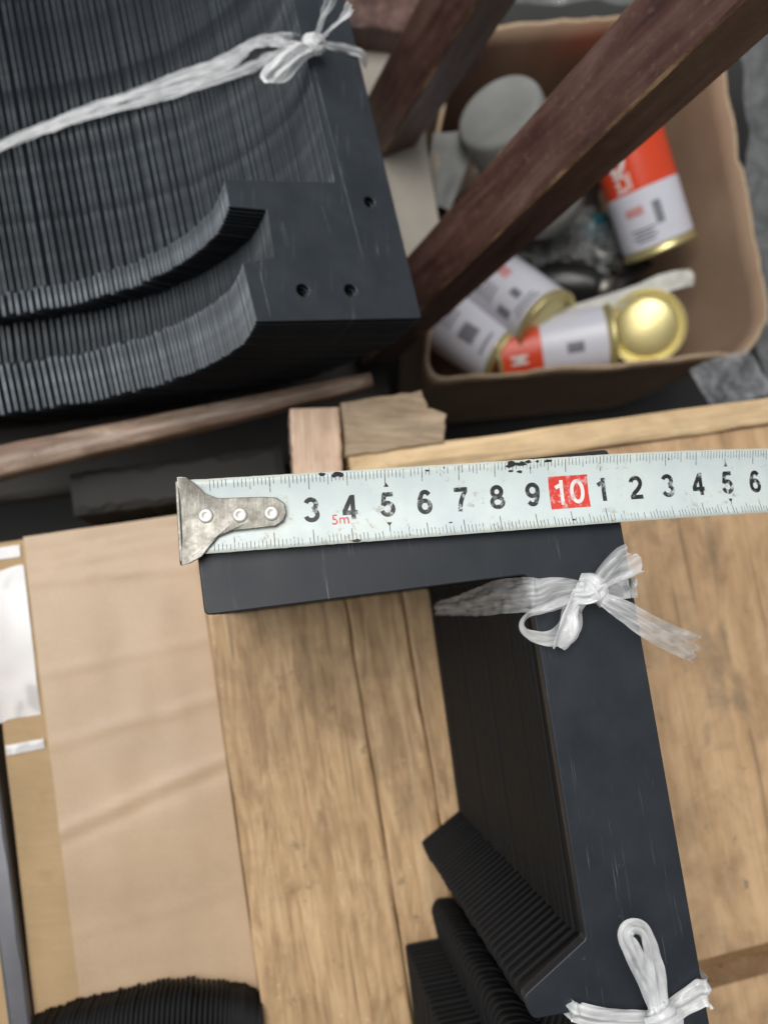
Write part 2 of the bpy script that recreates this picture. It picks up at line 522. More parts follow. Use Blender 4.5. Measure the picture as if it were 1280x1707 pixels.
M = {}
M['pine_a'] = wood_mat('weathered pine', (0.31, 0.188, 0.096), (0.48, 0.318, 0.172), (0.59, 0.415, 0.245), dirt=(0.19, 0.13, 0.078), dirt_amt=.6, mottle=.9)
M['ply'] = wood_mat('stained plywood', (0.42, 0.262, 0.140), (0.52, 0.342, 0.192), (0.60, 0.415, 0.245), mottle=1.0, dirt=(0.19, 0.145, 0.10), dirt_amt=.75, ring=16, streak=.42, pores=.25)
M['pine_fresh'] = wood_mat('fresh pine', (0.56, 0.385, 0.21), (0.69, 0.50, 0.29), (0.76, 0.58, 0.36), dirt=(0.26, 0.2, 0.12), dirt_amt=.35)
M['pine_pink'] = wood_mat('pinkish pine', (0.56, 0.38, 0.27), (0.68, 0.49, 0.36), (0.74, 0.56, 0.42), dirt_amt=.15)
M['wood_grey'] = wood_mat('rough sawn wood', (0.25, 0.18, 0.115), (0.36, 0.27, 0.18), (0.43, 0.33, 0.225), dirt_amt=.5)
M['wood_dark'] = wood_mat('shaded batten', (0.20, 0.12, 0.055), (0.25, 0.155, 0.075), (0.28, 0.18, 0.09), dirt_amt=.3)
M['rail'] = wood_mat('worn brown rail', (0.15, 0.095, 0.07), (0.27, 0.19, 0.14), (0.42, 0.32, 0.25), rough=.4, dirt_amt=.5, dirt=(.06, .03, .02))


def lacquer():
    k = NT('old reddish brown lacquer')
    vec = k.coord()
    st = k.coord((1, 1, .12))
    a = k.noise(st, 120, 5, .65, .6)
    b = k.noise(vec, 60, 5, .6)
    c = k.noise(st, 420, 3, .6)
    col = k.ramp(a, [(.3, (.048, .021, .019)), (.52, (.105, .051, .040)), (.75, (.175, .105, .088))])
    col = k.mix(.5, col, k.ramp(b, [(.35, .7), (.6, 1.15)]), 'MULTIPLY')
    dust = k.ramp(k.noise(vec, 260, 6, .7), [(.55, 0.0), (.75, 1.0)])
    col = k.mix(k.math('MULTIPLY', dust, .35), col, (.30, .22, .18))
    k.bump(c, .25, .0005)
    return k.set(col, k.ramp(b, [(.3, .28), (.7, .48)]), 0, .5)


def worn_edge():
    k = NT('bare wood on the worn corner')
    a = k.noise(k.coord((1, 1, .25)), 130, 5, .7)
    return k.set(k.ramp(a, [(.30, (.06, .028, .024)), (.47, (.13, .07, .04)), (.60, (.36, .23, .12)), (.75, (.48, .34, .19))]), .6)


M['lacquer'] = lacquer()
M['worn'] = worn_edge()


def coat(name, c=(0.021, 0.0255, 0.033), scratch=0.0, rough=.46, spec=.5):
    k = NT(name)
    vec = k.coord()
    a = k.noise(vec, 55, 5, .6)
    fine = k.noise(vec, 2600, 2, .5)
    col = k.mix(.55, c, k.ramp(a, [(.3, .75), (.7, 1.25)]), 'MULTIPLY')
    if scratch:
        s = k.coord((1, .035, 1), (0, 0, radians(-12)))
        q = k.ramp(k.noise(s, 900, 3, .7, .4), [(.62, 0.0), (.74, 1.0)])
        w = k.ramp(k.noise(vec, 38, 3, .6), [(.44, 0.0), (.60, 1.0)])
        col = k.mix(k.math('MULTIPLY', k.math('MULTIPLY', q, w), scratch), col, (.22, .24, .26))
        dust = k.ramp(k.noise(vec, 340, 5, .75), [(.68, 0.0), (.76, 1.0)])
        col = k.mix(k.math('MULTIPLY', dust, scratch * .35), col, (.25, .26, .27))
    k.bump(fine, .10, .0001)
    return k.set(col, k.ramp(a, [(.3, rough - .06), (.7, rough + .1)]), 0, spec)


M['coat'] = coat('black powder coat', (0.0175, 0.0215, 0.0275), scratch=.5, spec=.36)
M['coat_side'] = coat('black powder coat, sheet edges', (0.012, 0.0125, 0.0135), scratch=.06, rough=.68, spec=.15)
M['coat_b'] = coat('dusty blue-black coat', (0.024, 0.030, 0.038), scratch=.5, rough=.42)


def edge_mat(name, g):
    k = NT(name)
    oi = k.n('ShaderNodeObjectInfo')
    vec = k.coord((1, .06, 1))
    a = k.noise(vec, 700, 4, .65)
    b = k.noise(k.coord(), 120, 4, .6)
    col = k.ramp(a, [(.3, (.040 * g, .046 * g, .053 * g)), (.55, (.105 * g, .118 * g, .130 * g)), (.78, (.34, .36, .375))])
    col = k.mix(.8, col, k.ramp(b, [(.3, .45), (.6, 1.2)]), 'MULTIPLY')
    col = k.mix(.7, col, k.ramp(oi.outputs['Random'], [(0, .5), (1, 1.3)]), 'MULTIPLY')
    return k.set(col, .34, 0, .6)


M['edge'] = edge_mat('cut sheet edge, dusty black', 1.0)
M['edge_lit'] = edge_mat('cut sheet edge, painted as lit', 2.3)  # brighter copy of the edge colour, stronger light painted in


def film_mat(name, alpha=(.25, .72), tint=(.93, .94, .95)):
    k = NT(name)
    uv = k.coord((.12, 1.7, 1), kind='UV')
    s = k.noise(uv, 5, 3, .5, .3)
    s2 = k.noise(k.coord((.3, 1, 1), kind='UV'), 4, 3, .6)
    opa = k.ramp(k.mix(.35, s, s2), [(.32, alpha[0]), (.62, alpha[1])])
    col = k.ramp(s, [(.3, tuple(t * .90 for t in tint)), (.7, tint)])
    k.set(col, .15, 0, .6)
    tr = k.n('ShaderNodeBsdfTranslucent')
    k.l(col, tr.inputs[0])
    mx = k.n('ShaderNodeMixShader'); mx.inputs[0].default_value = .25
    k.l(k.b.outputs[0], mx.inputs[1]); k.l(tr.outputs[0], mx.inputs[2])
    tp = k.n('ShaderNodeBsdfTransparent')
    m2 = k.n('ShaderNodeMixShader')
    k.l(opa, m2.inputs[0]); k.l(tp.outputs[0], m2.inputs[1]); k.l(mx.outputs[0], m2.inputs[2])
    k.l(m2.outputs[0], k.out.inputs[0])
    k.bump(s, .12, .0004)
    return k.m


M['film'] = film_mat('thin white plastic film')
M['film_solid'] = film_mat('bunched white plastic film', (.55, .95))


def simple(name, c, rough=.5, metal=0, var=.25, scale=120, spec=.5):
    k = NT(name)
    a = k.noise(k.coord(), scale, 4, .6)
    col = k.mix(var * 2, c, k.ramp(a, [(.3, .7), (.7, 1.2)]), 'MULTIPLY')
    return k.set(col, rough, metal, spec)


def blade_mat():
    k = NT('worn white tape blade')
    vec = k.coord()
    a = k.noise(vec, 260, 5, .65)
    b = k.noise(vec, 70, 4, .6)
    col = k.ramp(b, [(.3, (.52, .60, .61)), (.6, (.60, .67, .66)), (.8, (.58, .60, .52))])
    sep = k.n('ShaderNodeSeparateXYZ'); k.l(vec, sep.inputs[0])
    ay = k.math('ABSOLUTE', sep.outputs[1])
    edge = k.ramp(k.math('ADD', ay, k.math('MULTIPLY', k.math('SUBTRACT', a, .5), .0035)), [(.0082, 0.0), (.0095, 1.0)])
    col = k.mix(k.math('MULTIPLY', edge, .7), col, (.46, .40, .24))
    spot = k.ramp(k.noise(vec, 430, 4, .7), [(.56, 0.0), (.66, 1.0)])
    zone = k.ramp(k.noise(vec, 75, 3, .6), [(.50, 0.0), (.64, 1.0)])
    col = k.mix(k.math('MULTIPLY', k.math('MULTIPLY', spot, zone), .75), col, (.27, .20, .12))
    return k.set(col, k.ramp(a, [(.3, .3), (.7, .5)]), 0, .45)


M['blade'] = blade_mat()


def ink(name, c, wear=.5, under=(.66, .71, .70)):
    k = NT(name)
    vec = k.coord()
    w = k.ramp(k.noise(vec, 520, 6, .75), [(.50, 0.0), (.60, 1.0)])
    z = k.ramp(k.noise(vec, 160, 3, .6), [(.42, 0.0), (.58, 1.0)])
    col = k.mix(k.math('MULTIPLY', k.math('MULTIPLY', w, z), wear), c, under)
    return k.set(col, .45, 0, .4)


M['ink'] = ink('black print', (.020, .022, .024), .8)
M['ink_tick'] = ink('grey print', (.10, .11, .11), .9)
M['ink_red'] = ink('red print', (.62, .045, .030), .55)
M['ink_white'] = ink('white print', (.72, .72, .70), .6, (.35, .16, .10))
M['chip'] = simple('bare blade where paint flaked', (.022, .02, .018), .55)


def steel():
    k = NT('worn nickel plated steel')
    vec = k.coord()
    a = k.noise(vec, 320, 5, .65)
    b = k.noise(k.coord((1, .1, 1)), 1500, 3, .6)
    col = k.ramp(a, [(.3, (.11, .105, .09)), (.55, (.185, .178, .16)), (.75, (.27, .26, .24))])
    k.bump(k.mix(.5, a, b), .25, .0003)
    return k.set(col, k.ramp(a, [(.3, .46), (.7, .34)]), .9, .5)


M['steel'] = steel()
M['rivet'] = simple('dull aluminium rivet', (.56, .55, .51), .42, .35, .2, 500)


def card(name, c=(.46, .315, .195), tape=False, sat=.5):
    k = NT(name)
    vec = k.coord()
    a = k.noise(vec, 26, 5, .6)
    b = k.noise(k.coord((.12, 1, 1)), 420, 3, .6)
    f = k.noise(vec, 1500, 2, .5)
    col = k.mix(.6, c, k.ramp(a, [(.3, .84), (.7, 1.1)]), 'MULTIPLY')
    col = k.mix(.12 if tape else .4, col, k.ramp(b, [(.35, .9), (.65, 1.06)]), 'MULTIPLY')
    st = k.ramp(k.noise(vec, 60, 5, .7), [(.60, 0.0), (.75, 1.0)])
    col = k.mix(k.math('MULTIPLY', st, .12 if tape else .35), col, tuple(x * .55 for x in c))
    col = k.mix(.3, col, k.ramp(f, [(.35, .85), (.65, 1.1)]), 'MULTIPLY')
    k.bump(b, .03 if tape else .12, .0005)
    return k.set(col, .40 if tape else .75, 0, .4 if tape else .25)


M['card'] = card('cardboard', (.42, .29, .16))
M['card_tape'] = card('brown packing tape over cardboard', (.460, .330, .215), True)
M['card_dark'] = card('brown cardboard', (.34, .235, .160))
M['card_edge'] = simple('torn cardboard rim', (.46, .34, .225), .8, 0, .3, 300)
M['tape_glare'] = None
M['tin_gold'] = simple('gold lacquered tin', (.66, .58, .28), .34, .7, .12, 60)
M['tin_white'] = simple('white printed tin', (.66, .67, .75), .3, 0, .08, 60)
M['tin_red'] = simple('red printed tin', (.72, .070, .025), .3, 0, .08, 60)
M['print_grey'] = simple('small grey print', (.20, .20, .24), .4)
M['print_red'] = simple('small pink print', (.62, .30, .30), .4)
M['print_white'] = simple('white print on can', (.80, .78, .76), .35)
M['teal'] = simple('dark teal plastic', (.02, .09, .11), .35)
M['black_plastic'] = simple('black plastic', (.012, .012, .012), .3)
M['concrete'] = simple('grey concrete', (.05, .05, .048), .85, 0, .25, 12)
M['pale'] = simple('dusty pale board', (.43, .39, .335), .8, 0, .3, 22)
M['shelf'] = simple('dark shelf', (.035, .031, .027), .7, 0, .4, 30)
M['bar'] = simple('dull grey steel', (.16, .16, .175), .35, .6, .3, 40)
M['paper_grey'] = simple('greyish paper', (.27, .275, .265), .75, 0, .25, 40)


def crinkle(name, tint, alpha, scale=60):
    k = NT(name)
    vec = k.coord()
    a = k.noise(vec, scale, 5 if scale > 30 else 2, .65, .8 if scale > 30 else .2)
    opa = k.ramp(a, [(.3, alpha[0]), (.65, alpha[1])])
    k.set(tint, .14, 0, .6)
    tp = k.n('ShaderNodeBsdfTransparent')
    m2 = k.n('ShaderNodeMixShader')
    k.l(opa, m2.inputs[0]); k.l(tp.outputs[0], m2.inputs[1]); k.l(k.b.outputs[0], m2.inputs[2])
    k.l(m2.outputs[0], k.out.inputs[0])
    return k.m


M['tape_glare'] = crinkle('tape glare painted white', (.72, .72, .73), (.55, .95), 22)  # glare on clear tape, put in as a white colour
M['wrap'] = crinkle('crumpled clear wrap', (.22, .23, .23), (.25, .75))

# ------------------------------------------------------------------ the setting
fl = link('floor', plank_mesh('floor', 4.0, 4.0, .05, .001, 0), M['concrete'], None, (0, 0, -.34))
tag(fl, kind='structure')

# ------------------------------------------------------------------ crate of planks
W0 = Vector((-.0249, -.0005))
AL = radians(-80.5)
EL = Vector((cos(AL), sin(AL)))
EW = Vector((-EL.y, EL.x))


def crate_pt(l, w, z=0):
    p = W0 + EL * l + EW * w
    return Vector((p.x, p.y, z))


crate = thing('wooden_crate', 'pale wooden crate top of worn planks under the black bracket bundle', 'crate', crate_pt(5, 8, -.34))


def crate_plank(l0, l1, w0, w1, z, th, mat, seed, name='plank', jit=.0004, label=None):
    me = plank_mesh(name, l1 - l0, w1 - w0, th, .0008, jit, seed)
    o = link(name, me, mat, crate, crate_pt((l0 + l1) / 2, (w0 + w1) / 2, z) - crate.location, (0, 0, AL))
    if label: o['label'] = label
    return o


crate_plank(-.042, .26, 0, .0583, 0, .018, M['pine_a'], 1)
crate_plank(-.030, .26, .0589, .0831, -.0006, .018, M['pine_a'], 2)
crate_plank(-.0455, .26, .0837, .1095, -.0002, .018, M['pine_a'], 3)
crate_plank(-.0455, .184, .1100, .42, -.0004, .018, M['ply'], 4, 'plank', .0003, 'wide stained board right of the brackets')
crate_plank(.1965, .42, .1100, .42, -.0004, .018, M['ply'], 5)


def cross_plank(l0, l1, w0, w1, z, th, mat, seed, name='batten', label=None):
    me = plank_mesh(name, w1 - w0, l1 - l0, th, .001, .0004, seed)
    o = link(name, me, mat, crate, crate_pt((l0 + l1) / 2, (w0 + w1) / 2, z) - crate.location, (0, 0, AL + pi / 2))
    if label: o['label'] = label
    return o


cross_plank(-.0585, -.0461, .0695, .42, .0030, .022, M['pine_fresh'], 8, 'batten', 'light yellow batten along the far edge of the crate')
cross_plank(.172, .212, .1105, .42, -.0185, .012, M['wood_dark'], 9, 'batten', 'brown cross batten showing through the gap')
# short upright pieces at the far corner
pp = [Vector(p) for p in L['pine']]
me = plank_mesh('end_piece', .062, .0215, .02, .0008, .0003, 12)
link('end_piece', me, M['pine_pink'], crate, Vector((.0212, .0585, .001)) - crate.location, (0, 0, radians(-86)))['label'] = 'pinkish end piece of pine beside the rough block'
# supporting frame below the planks
for (l0, l1, w0, w1) in ((-.04, .26, .004, .024), (-.05, .40, .395, .415)):
    me = plank_mesh('side_board', l1 - l0, w1 - w0, .31, .001, .0003, 21)
    link('side_board', me, M['pine_a'], crate, crate_pt((l0 + l1) / 2, (w0 + w1) / 2, -.0195) - crate.location, (0, 0, AL))

# rough sawn block end
bl = [Vector(p) for p in L['block']]
ctr = sum(bl, Vector()) / len(bl)
out2 = []
for i, p in enumerate(bl):
    q = bl[(i + 1) % len(bl)]
    for f in (0, .25, .5, .75):
        v = p.lerp(q, f) - ctr
        out2.append((v.x + random.uniform(-.0005, .0005), v.y + random.uniform(-.0005, .0005)))
me = flat_plate('wood_block', [out2[::-1]], .03, .0008)
tag(link('wood_block', me, M['wood_grey'], None, (ctr.x, ctr.y, -.0105)),
    'rough sawn greyish wood block behind the measuring tape', 'wood block')

# ------------------------------------------------------------------ left carton
cl = thing('taped_carton', 'closed tan cardboard carton with brown tape, left of the planks', 'carton', crate_pt(.08, -.05, -.34))
cx0, cx1, cy0, cy1 = -.0888, -.0008, -.0440, .30      # across (w) and along (l)


def carton_sheet(name, w0, w1, l0, l1, z, mat, nu, nv, fn, edge=None):
    vs, fs = [], []
    for i in range(nu + 1):
        for j in range(nv + 1):
            w = w0 + (w1 - w0) * i / nu
            l = l0 + (l1 - l0) * j / nv
            if edge: w, l = edge(i / nu, j / nv, w, l)
            p = crate_pt(l, w, z + fn(w, l)) - cl.location
            vs.append(p)
    for i in range(nu):
        for j in range(nv):
            a = i * (nv + 1) + j
            fs.append((a, a + nv + 1, a + nv + 2, a + 1))
    me = mesh(name, vs, fs, True)
    return link(name, me, mat, cl)


def soft(w, l):
    return .0009 * noise.noise(Vector((w * 24, l * 18, 2))) - .0006 * noise.noise(Vector((w * 70, l * 30, 5)))


def wrinkled(w, l):
    h = soft(w, l)
    for k, (l0, sl, am, wd) in enumerate(((.013, .05, .0004, .0018), (.041, .09, .0005, .0022), (.074, .24, .0007, .0026), (.0775, .24, -.0006, .0032),
                              (-.024, -.05, .0007, .0022), (-.032, .03, .0006, .0030), (.118, .06, .0003, .002), (-.038, .04, -.0006, .002))):
        c = l0 - sl * (w + .05) + .0015 * noise.noise(Vector((w * 60, k * 3.3, 1)))
        am *= .55 + .9 * abs(noise.noise(Vector((w * 45, k * 1.7, 4))))
        h += am * math.exp(-((l - c) / wd) ** 2)
    return h


body = link('box_body', from_bm('box_body', box_bm(cy1 - cy0, cx1 - cx0, .322), False, .0015),
            M['card'], cl, crate_pt((cy0 + cy1) / 2, (cx0 + cx1) / 2, -.1755) - cl.location, (0, 0, AL))
carton_sheet('top_flap', cx0 + .0004, cx1 - .0004, cy0 + .0004, cy1, -.0128, M['card'], 30, 90, soft)
carton_sheet('packing_tape', cx0 + .0168, cx1 - .0006, cy0 - .0006, cy1, -.01225, M['card_tape'], 40, 160, wrinkled,
             lambda i, j, w, l: (w + (.0022 * j if i == 0 else 0), l))['label'] = 'wide brown tape with cross wrinkles'
ws = carton_sheet('glare_strip', cx0 - .001, cx0 + .0158, -.0325, .0300, -.0119, M['tape_glare'], 12, 60,
                  lambda w, l: soft(w, l) + .0006 * noise.noise(Vector((w * 120, l * 90, 7))),
                  lambda i, j, w, l: (w, l + .0016 * noise.noise(Vector((w * 140, 0, j * 3)))))
ws['label'] = 'glare on the clear packing tape, painted as a white strip'
ws2 = carton_sheet('glare_strip', cx0 + .001, cx0 + .0158, .0400, .0440, -.0118, M['tape_glare'], 12, 8,
                   lambda w, l: soft(w, l) + .0007 * noise.noise(Vector((w * 160, l * 160, 9))))
ws3 = carton_sheet('glare_strip', cx0 - .001, cx0 + .0150, -.0415, -.0365, -.0119, M['tape_glare'], 12, 8,
                   lambda w, l: soft(w, l) + .0006 * noise.noise(Vector((w * 160, l * 160, 11))))

# flat steel bar along the carton's left side, and the carton beyond it
b0, b1 = Vector(L['bar'][0]), Vector(L['bar'][3])
dr = (b1 - b0)
an = math.atan2(dr.y, dr.x)
mid = (b0 + b1) / 2
tag(link('steel_bar', plank_mesh('steel_bar', .24, .0080, .012, .0005, .00005, 3), M['bar'], None, (mid.x - .0002, mid.y - .02, -.008), (0, 0, an)),
    'dull grey steel bar along the left side of the taped carton', 'steel bar')
tag(link('small_carton', from_bm('small_carton', box_bm(.22, .09, .30), False, .002), M['card'], None,
         (-.1475, -.155, -.1765), (0, 0, an)), 'corner of a tan carton at the lower left edge of the picture', 'carton')

# ------------------------------------------------------------------ row of black sheets at the bottom edge
row = thing('plate_row', 'blurred row of upright black plates on the carton at the bottom edge', 'metal plates', (-.03, -.165, -.0115))
dk = spline([Vector(p) for p in L['darkrow']], 52)
pl = fillet([(-.03, -.0175), (.03, -.0175), (.03, 0), (-.03, 0)], [0, 0, .012, .012])
pm = flat_plate('upright_plate', [pl], .0014, .0003)
for i, p in enumerate(dk):
    j = random.uniform(-.0006, .0006)
    o = link('upright_plate', pm, M['coat_side'], row, Vector((p.x, p.y - .030 + j, .006)) - row.location, (0, 0, 0))
    o.rotation_euler = (0, radians(90), 0)
    o.rotation_euler = Matrix(((0, 0, 1), (1, 0, 0), (0, 1, 0))).to_euler()

# ------------------------------------------------------------------ bracket bundle on the planks
BA = radians(7.9)
BO = Vector((.0934, .0448, 0))
bundle = thing('bracket_bundle', 'tied stack of black L-shaped metal brackets lying under the measuring tape', 'metal brackets', BO, (0, 0, BA))
arm = [(-.1140, 0), (0, 0), (.0012, -.22), (-.0290, -.22), (-.0282, -.0308), (-.1138, -.0300)]
arm_r = [.0012, .0010, .002, .001, .0022, .0012]
hook = [(-.0278, -.1258), (-.0465, -.1358), (-.0450, -.1412), (-.0335, -.1418), (-.0300, -.1404), (-.0287, -.1420), (-.0287, -.1560),
        (-.0335, -.1636), (-.0380, -.1600), (-.0440, -.1595), (-.0464, -.1630), (-.0450, -.1751), (-.0590, -.1748), (-.0596, -.2160), (-.0278, -.2160)]
hook_r = [0, .001, .001, .001, .0012, .0008, .004, .002, .002, .0025, .003, .001, .001, .001, 0]
full = [(-.1140, 0), (0, 0), (.0012, -.22), (-.0290, -.22), (-.0290, -.2160)] + hook[::-1][1:-1] + [(-.0281, -.1256), (-.0282, -.0308), (-.1138, -.0300)]
PITCH, NB = .0037, 36


def rev(p):
    return list(p)[::-1]


me_top = flat_plate('bracket', [rev(fillet([(-.1140, 0), (0, 0), (.0012, -.22), (-.0290, -.22)] + rev(hook[1:14]) + [(-.0280, -.1257), (-.0282, -.0308), (-.1138, -.0300)],
                    [.0012, .0010, .002, .001] + rev(hook_r[1:14]) + [.0012, .0022, .0012]))], .0036, .00035)
ma = flat_plate('a', [rev(fillet(arm, arm_r))], .0036, .00025)
mh = flat_plate('h', [rev(fillet(hook, hook_r))], .0019, .00030)
bm = bmesh.new()
bm.from_mesh(ma)
bm.from_mesh(mh)
me_low = from_bm('bracket_low', bm)
for i in range(NB):
    z = H - PITCH * (i + .5)
    d = 0 if i == 0 else 1
    drift = -.0010 * sin(i / NB * 3.0) * 0
    o = link('bracket', me_top if i == 0 else me_low, M['coat'] if i == 0 else M['coat_side'], bundle,
             (d * random.uniform(-.00022, .00022) + (.0006 if i == 1 else 0), d * random.uniform(-.0002, .0002), z),
             (0, 0, d * random.uniform(-.0008, .0008)))

# ------------------------------------------------------------------ slumped bundle of black plates, upper left
pp = L['plate_pts']
g = lambda k: Vector(pp[k])
ext = (g('armL') - g('inner')).normalized()
ext2 = (g('R1') - g('B')).normalized()
loops = [[g('A'), g('B'), g('R1') + ext2 * .12, g('armL') + ext * .14, g('inner'), g('footTL'), g('slotTL'), g('slotTR'), g('slotR2'), g('lip')]]
out_l = fillet([tuple(p) for p in loops[0]], [.0006, .0008, 0, 0, .0008, .0008, .0006, .0006, .0006, .0008], 3)
holes = [ring(*pp['h1'], .0029, 16, True), ring(*pp['h2'], .0029, 16, True), ring(*pp['h3'], .0027, 16, True)]
pm2 = flat_plate('slotted_plate', [out_l] + holes, .0014, .0003)
pm2.materials.append(M['coat_b'])
pm2.materials.append(M['edge'])
pm2.materials.append(M['coat_side'])
pm2.materials.append(M['edge_lit'])
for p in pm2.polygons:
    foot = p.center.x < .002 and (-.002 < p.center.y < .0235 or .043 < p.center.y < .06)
    p.material_index = 0 if abs(p.normal.z) > .9 else (2 if p.normal.y < -.45 else (3 if foot else 1))  # near-facing edges take the blacker coat as painted shade
P0 = L['plates'][0]
stack = thing('plate_bundle', 'large slumped bundle of black slotted metal plates tied with white ribbon', 'metal plates', (P0[0], P0[1], -.12))


def plate_rot(t, extra=0):
    return (Matrix.Rotation(radians(t), 3, 'Y') @ Matrix.Rotation(radians(-7), 3, 'X') @ Matrix.Rotation(extra, 3, 'Z')).to_euler()


for i, (x, y, z, t) in enumerate(L['plates']):
    f = min(1, i / 30)
    v = Vector((x, y, z)) - stack.location
    v.y += random.uniform(-.0007, .0007) * f
    link('slotted_plate', pm2, None, stack, v, plate_rot(t + random.uniform(-1.2, 1.2) * f))
# pale scraped lines on the top plate
M['scrape'] = simple('bare scrape', (.26, .29, .31), .4, .3, .4, 900)
for (a, c, wd) in ((pp['s1'], pp['s2'], .00045), ((pp['s1'][0] + .0012, pp['s1'][1] - .01), (pp['s1'][0] + .0078, pp['s1'][1] - .046), .00022),
                   ((.0090, .0430), (.0118, .0318), .00022), ((.0102, .0425), (.0128, .0318), .00016), ((.0262, .053), (.0298, .041), .0002), ((.0012, .0205), (.0052, .0015), .0003)):
    a, c = Vector(a), Vector(c)
    nrm = (c - a).orthogonal().normalized()
    vs, fs = [], []
    for k in range(25):
        q = a.lerp(c, k / 24)
        w = wd * (.25 + .9 * abs(noise.noise(Vector((k * .43, wd * 9000, 1))))) * min(1, 6 * (1 - k / 24), .3 + k / 4)
        for sg in (-1, 1):
            r = q + nrm * sg * w * .5
            vs.append((r.x, r.y, -.00002 + .00095))
    for k in range(24):
        fs.append((2 * k, 2 * k + 1, 2 * k + 3, 2 * k + 2))
    link('scrape_mark', mesh('scrape_mark', vs, fs), M['scrape'], stack, Vector(P0[:3]) - stack.location, plate_rot(P0[3]))


# ------------------------------------------------------------------ measuring tape
T0 = Vector(L['tape0'])
TA = radians(5.13)
tape = thing('measuring_tape', 'white steel measuring tape laid across the black brackets', 'measuring tape', T0, (0, 0, TA))
TW = .0189


def tape_z(s):
    """height of the blade's centre line: flat on the brackets, sagging past their edge"""
    e = max(0.0, s - .114)
    return -.0005 * sin(min(s, .114) / .114 * pi) - 1.6 * e * e - .05 * e


def blade(s, w, h=0.0):
    return Vector((s, w, tape_z(s) + .0017 * (w / (TW / 2)) ** 2 + h))


def on_blade(bm, name, mat, s0, w0, h=.00005, rot=0.0):
    for v in bm.verts:
        x, y = v.co.x, v.co.y
        if rot: x, y = x * cos(rot) - y * sin(rot), x * sin(rot) + y * cos(rot)
        v.co = blade(s0 + x, w0 + y, h + v.co.z * .00002)
    bmesh.ops.recalc_face_normals(bm, faces=bm.faces)
    return link(name, from_bm(name, bm), mat, tape)


ns, nw = 150, 12
vs, fs = [], []
rnd = random.Random(3)
for sgn, h in ((1, 0), (-1, -.00018)):
    for i in range(ns + 1):
        for j in range(nw + 1):
            s = -.0012 + .2 * i / ns
            w = -TW / 2 + TW * j / nw
            if j in (0, nw):
                w += .00013 * noise.noise(Vector((s * 900, j, 1))) * (1 if j else -1)
            vs.append(blade(s, w, h))
off = (ns + 1) * (nw + 1)
for i in range(ns):
    for j in range(nw):
        a = i * (nw + 1) + j
        fs.append((a, a + nw + 1, a + nw + 2, a + 1))
        fs.append((off + a, off + a + 1, off + a + nw + 2, off + a + nw + 1))
    for j in (0, nw):
        a = i * (nw + 1) + j
        q = (a, a + nw + 1, off + a + nw + 1, off + a)
        fs.append(q if j else q[::-1])
for i in (0, ns):
    for j in range(nw):
        a = i * (nw + 1) + j
        q = (a, a + 1, off + a + 1, off + a)
        fs.append(q if i == 0 else q[::-1])
link('blade', mesh('blade', vs, fs, True), M['blade'], tape)

# graduation marks along both edges
vs, fs = [], []


def quad(s, w0, w1, hw):
    k = 3
    b = len(vs)
    for i in range(k + 1):
        w = w0 + (w1 - w0) * i / k
        vs.append(blade(s - hw, w, .00004)); vs.append(blade(s + hw, w, .00004))
    for i in range(k):
        fs.append((b + 2 * i, b + 2 * i + 1, b + 2 * i + 3, b + 2 * i + 2))


for mm in range(5, 196):
    s = mm * .001
    ln = .0038 if mm % 10 == 0 else (.0027 if mm % 5 == 0 else .0020)
    hw = .000085 if mm % 10 else .00011
    for sg in (1, -1):
        if random.random() < .05: continue
        e = TW / 2 - random.uniform(.0003, .0006)
        quad(s + (.0002 if sg < 0 else 0), sg * (e - ln * random.uniform(.85, 1.05)), sg * e, hw)
link('graduation_marks', mesh('graduation_marks', vs, fs), M['ink_tick'], tape)

DIG = {}


def arc(cx, cy, rx, ry, a0, a1, n=18):
    return [(cx + rx * cos(radians(a0 + (a1 - a0) * i / n)), cy + ry * sin(radians(a0 + (a1 - a0) * i / n))) for i in range(n + 1)]


DIG['0'] = [arc(.31, .5, .23, .42, 90, 450, 40)]
DIG['1'] = [[(.36, 0), (.36, 1)], [(.40, .86), (.31, .80), (.10, .70)]]
DIG['2'] = [arc(.31, .69, .23, .23, 170, -20, 18) + [(.47, .50), (.36, .38), (.20, .25), (.10, .08)], [(.01, .08), (.60, .08)]]
DIG['3'] = [arc(.30, .715, .205, .205, 160, -75, 18), arc(.30, .295, .235, .215, 75, -165, 22)]
DIG['4'] = [[(.44, 0), (.44, 1)], [(.40, .93), (.08, .33)], [(.0, .28), (.62, .28)]]
DIG['5'] = [[(.14, .92), (.56, .92)], [(.20, .96), (.13, .47)], arc(.30, .325, .235, .245, 140, -165, 24)]
DIG['6'] = [arc(.31, .32, .225, .24, 150, 510, 34), [(.52, .80)] + arc(.34, .66, .20, .26, 55, 130, 10) + [(.11, .60), (.085, .45), (.09, .30)]]
DIG['7'] = [[(.03, .92), (.60, .92)], [(.53, .88), (.42, .70), (.31, .45), (.25, .22), (.22, 0)]]
DIG['8'] = [arc(.31, .725, .195, .195, -90, 270, 32), arc(.31, .285, .235, .21, 90, 450, 34)]
DIG['9'] = [[(.62 - x, 1 - y) for x, y in st] for st in DIG['6']]


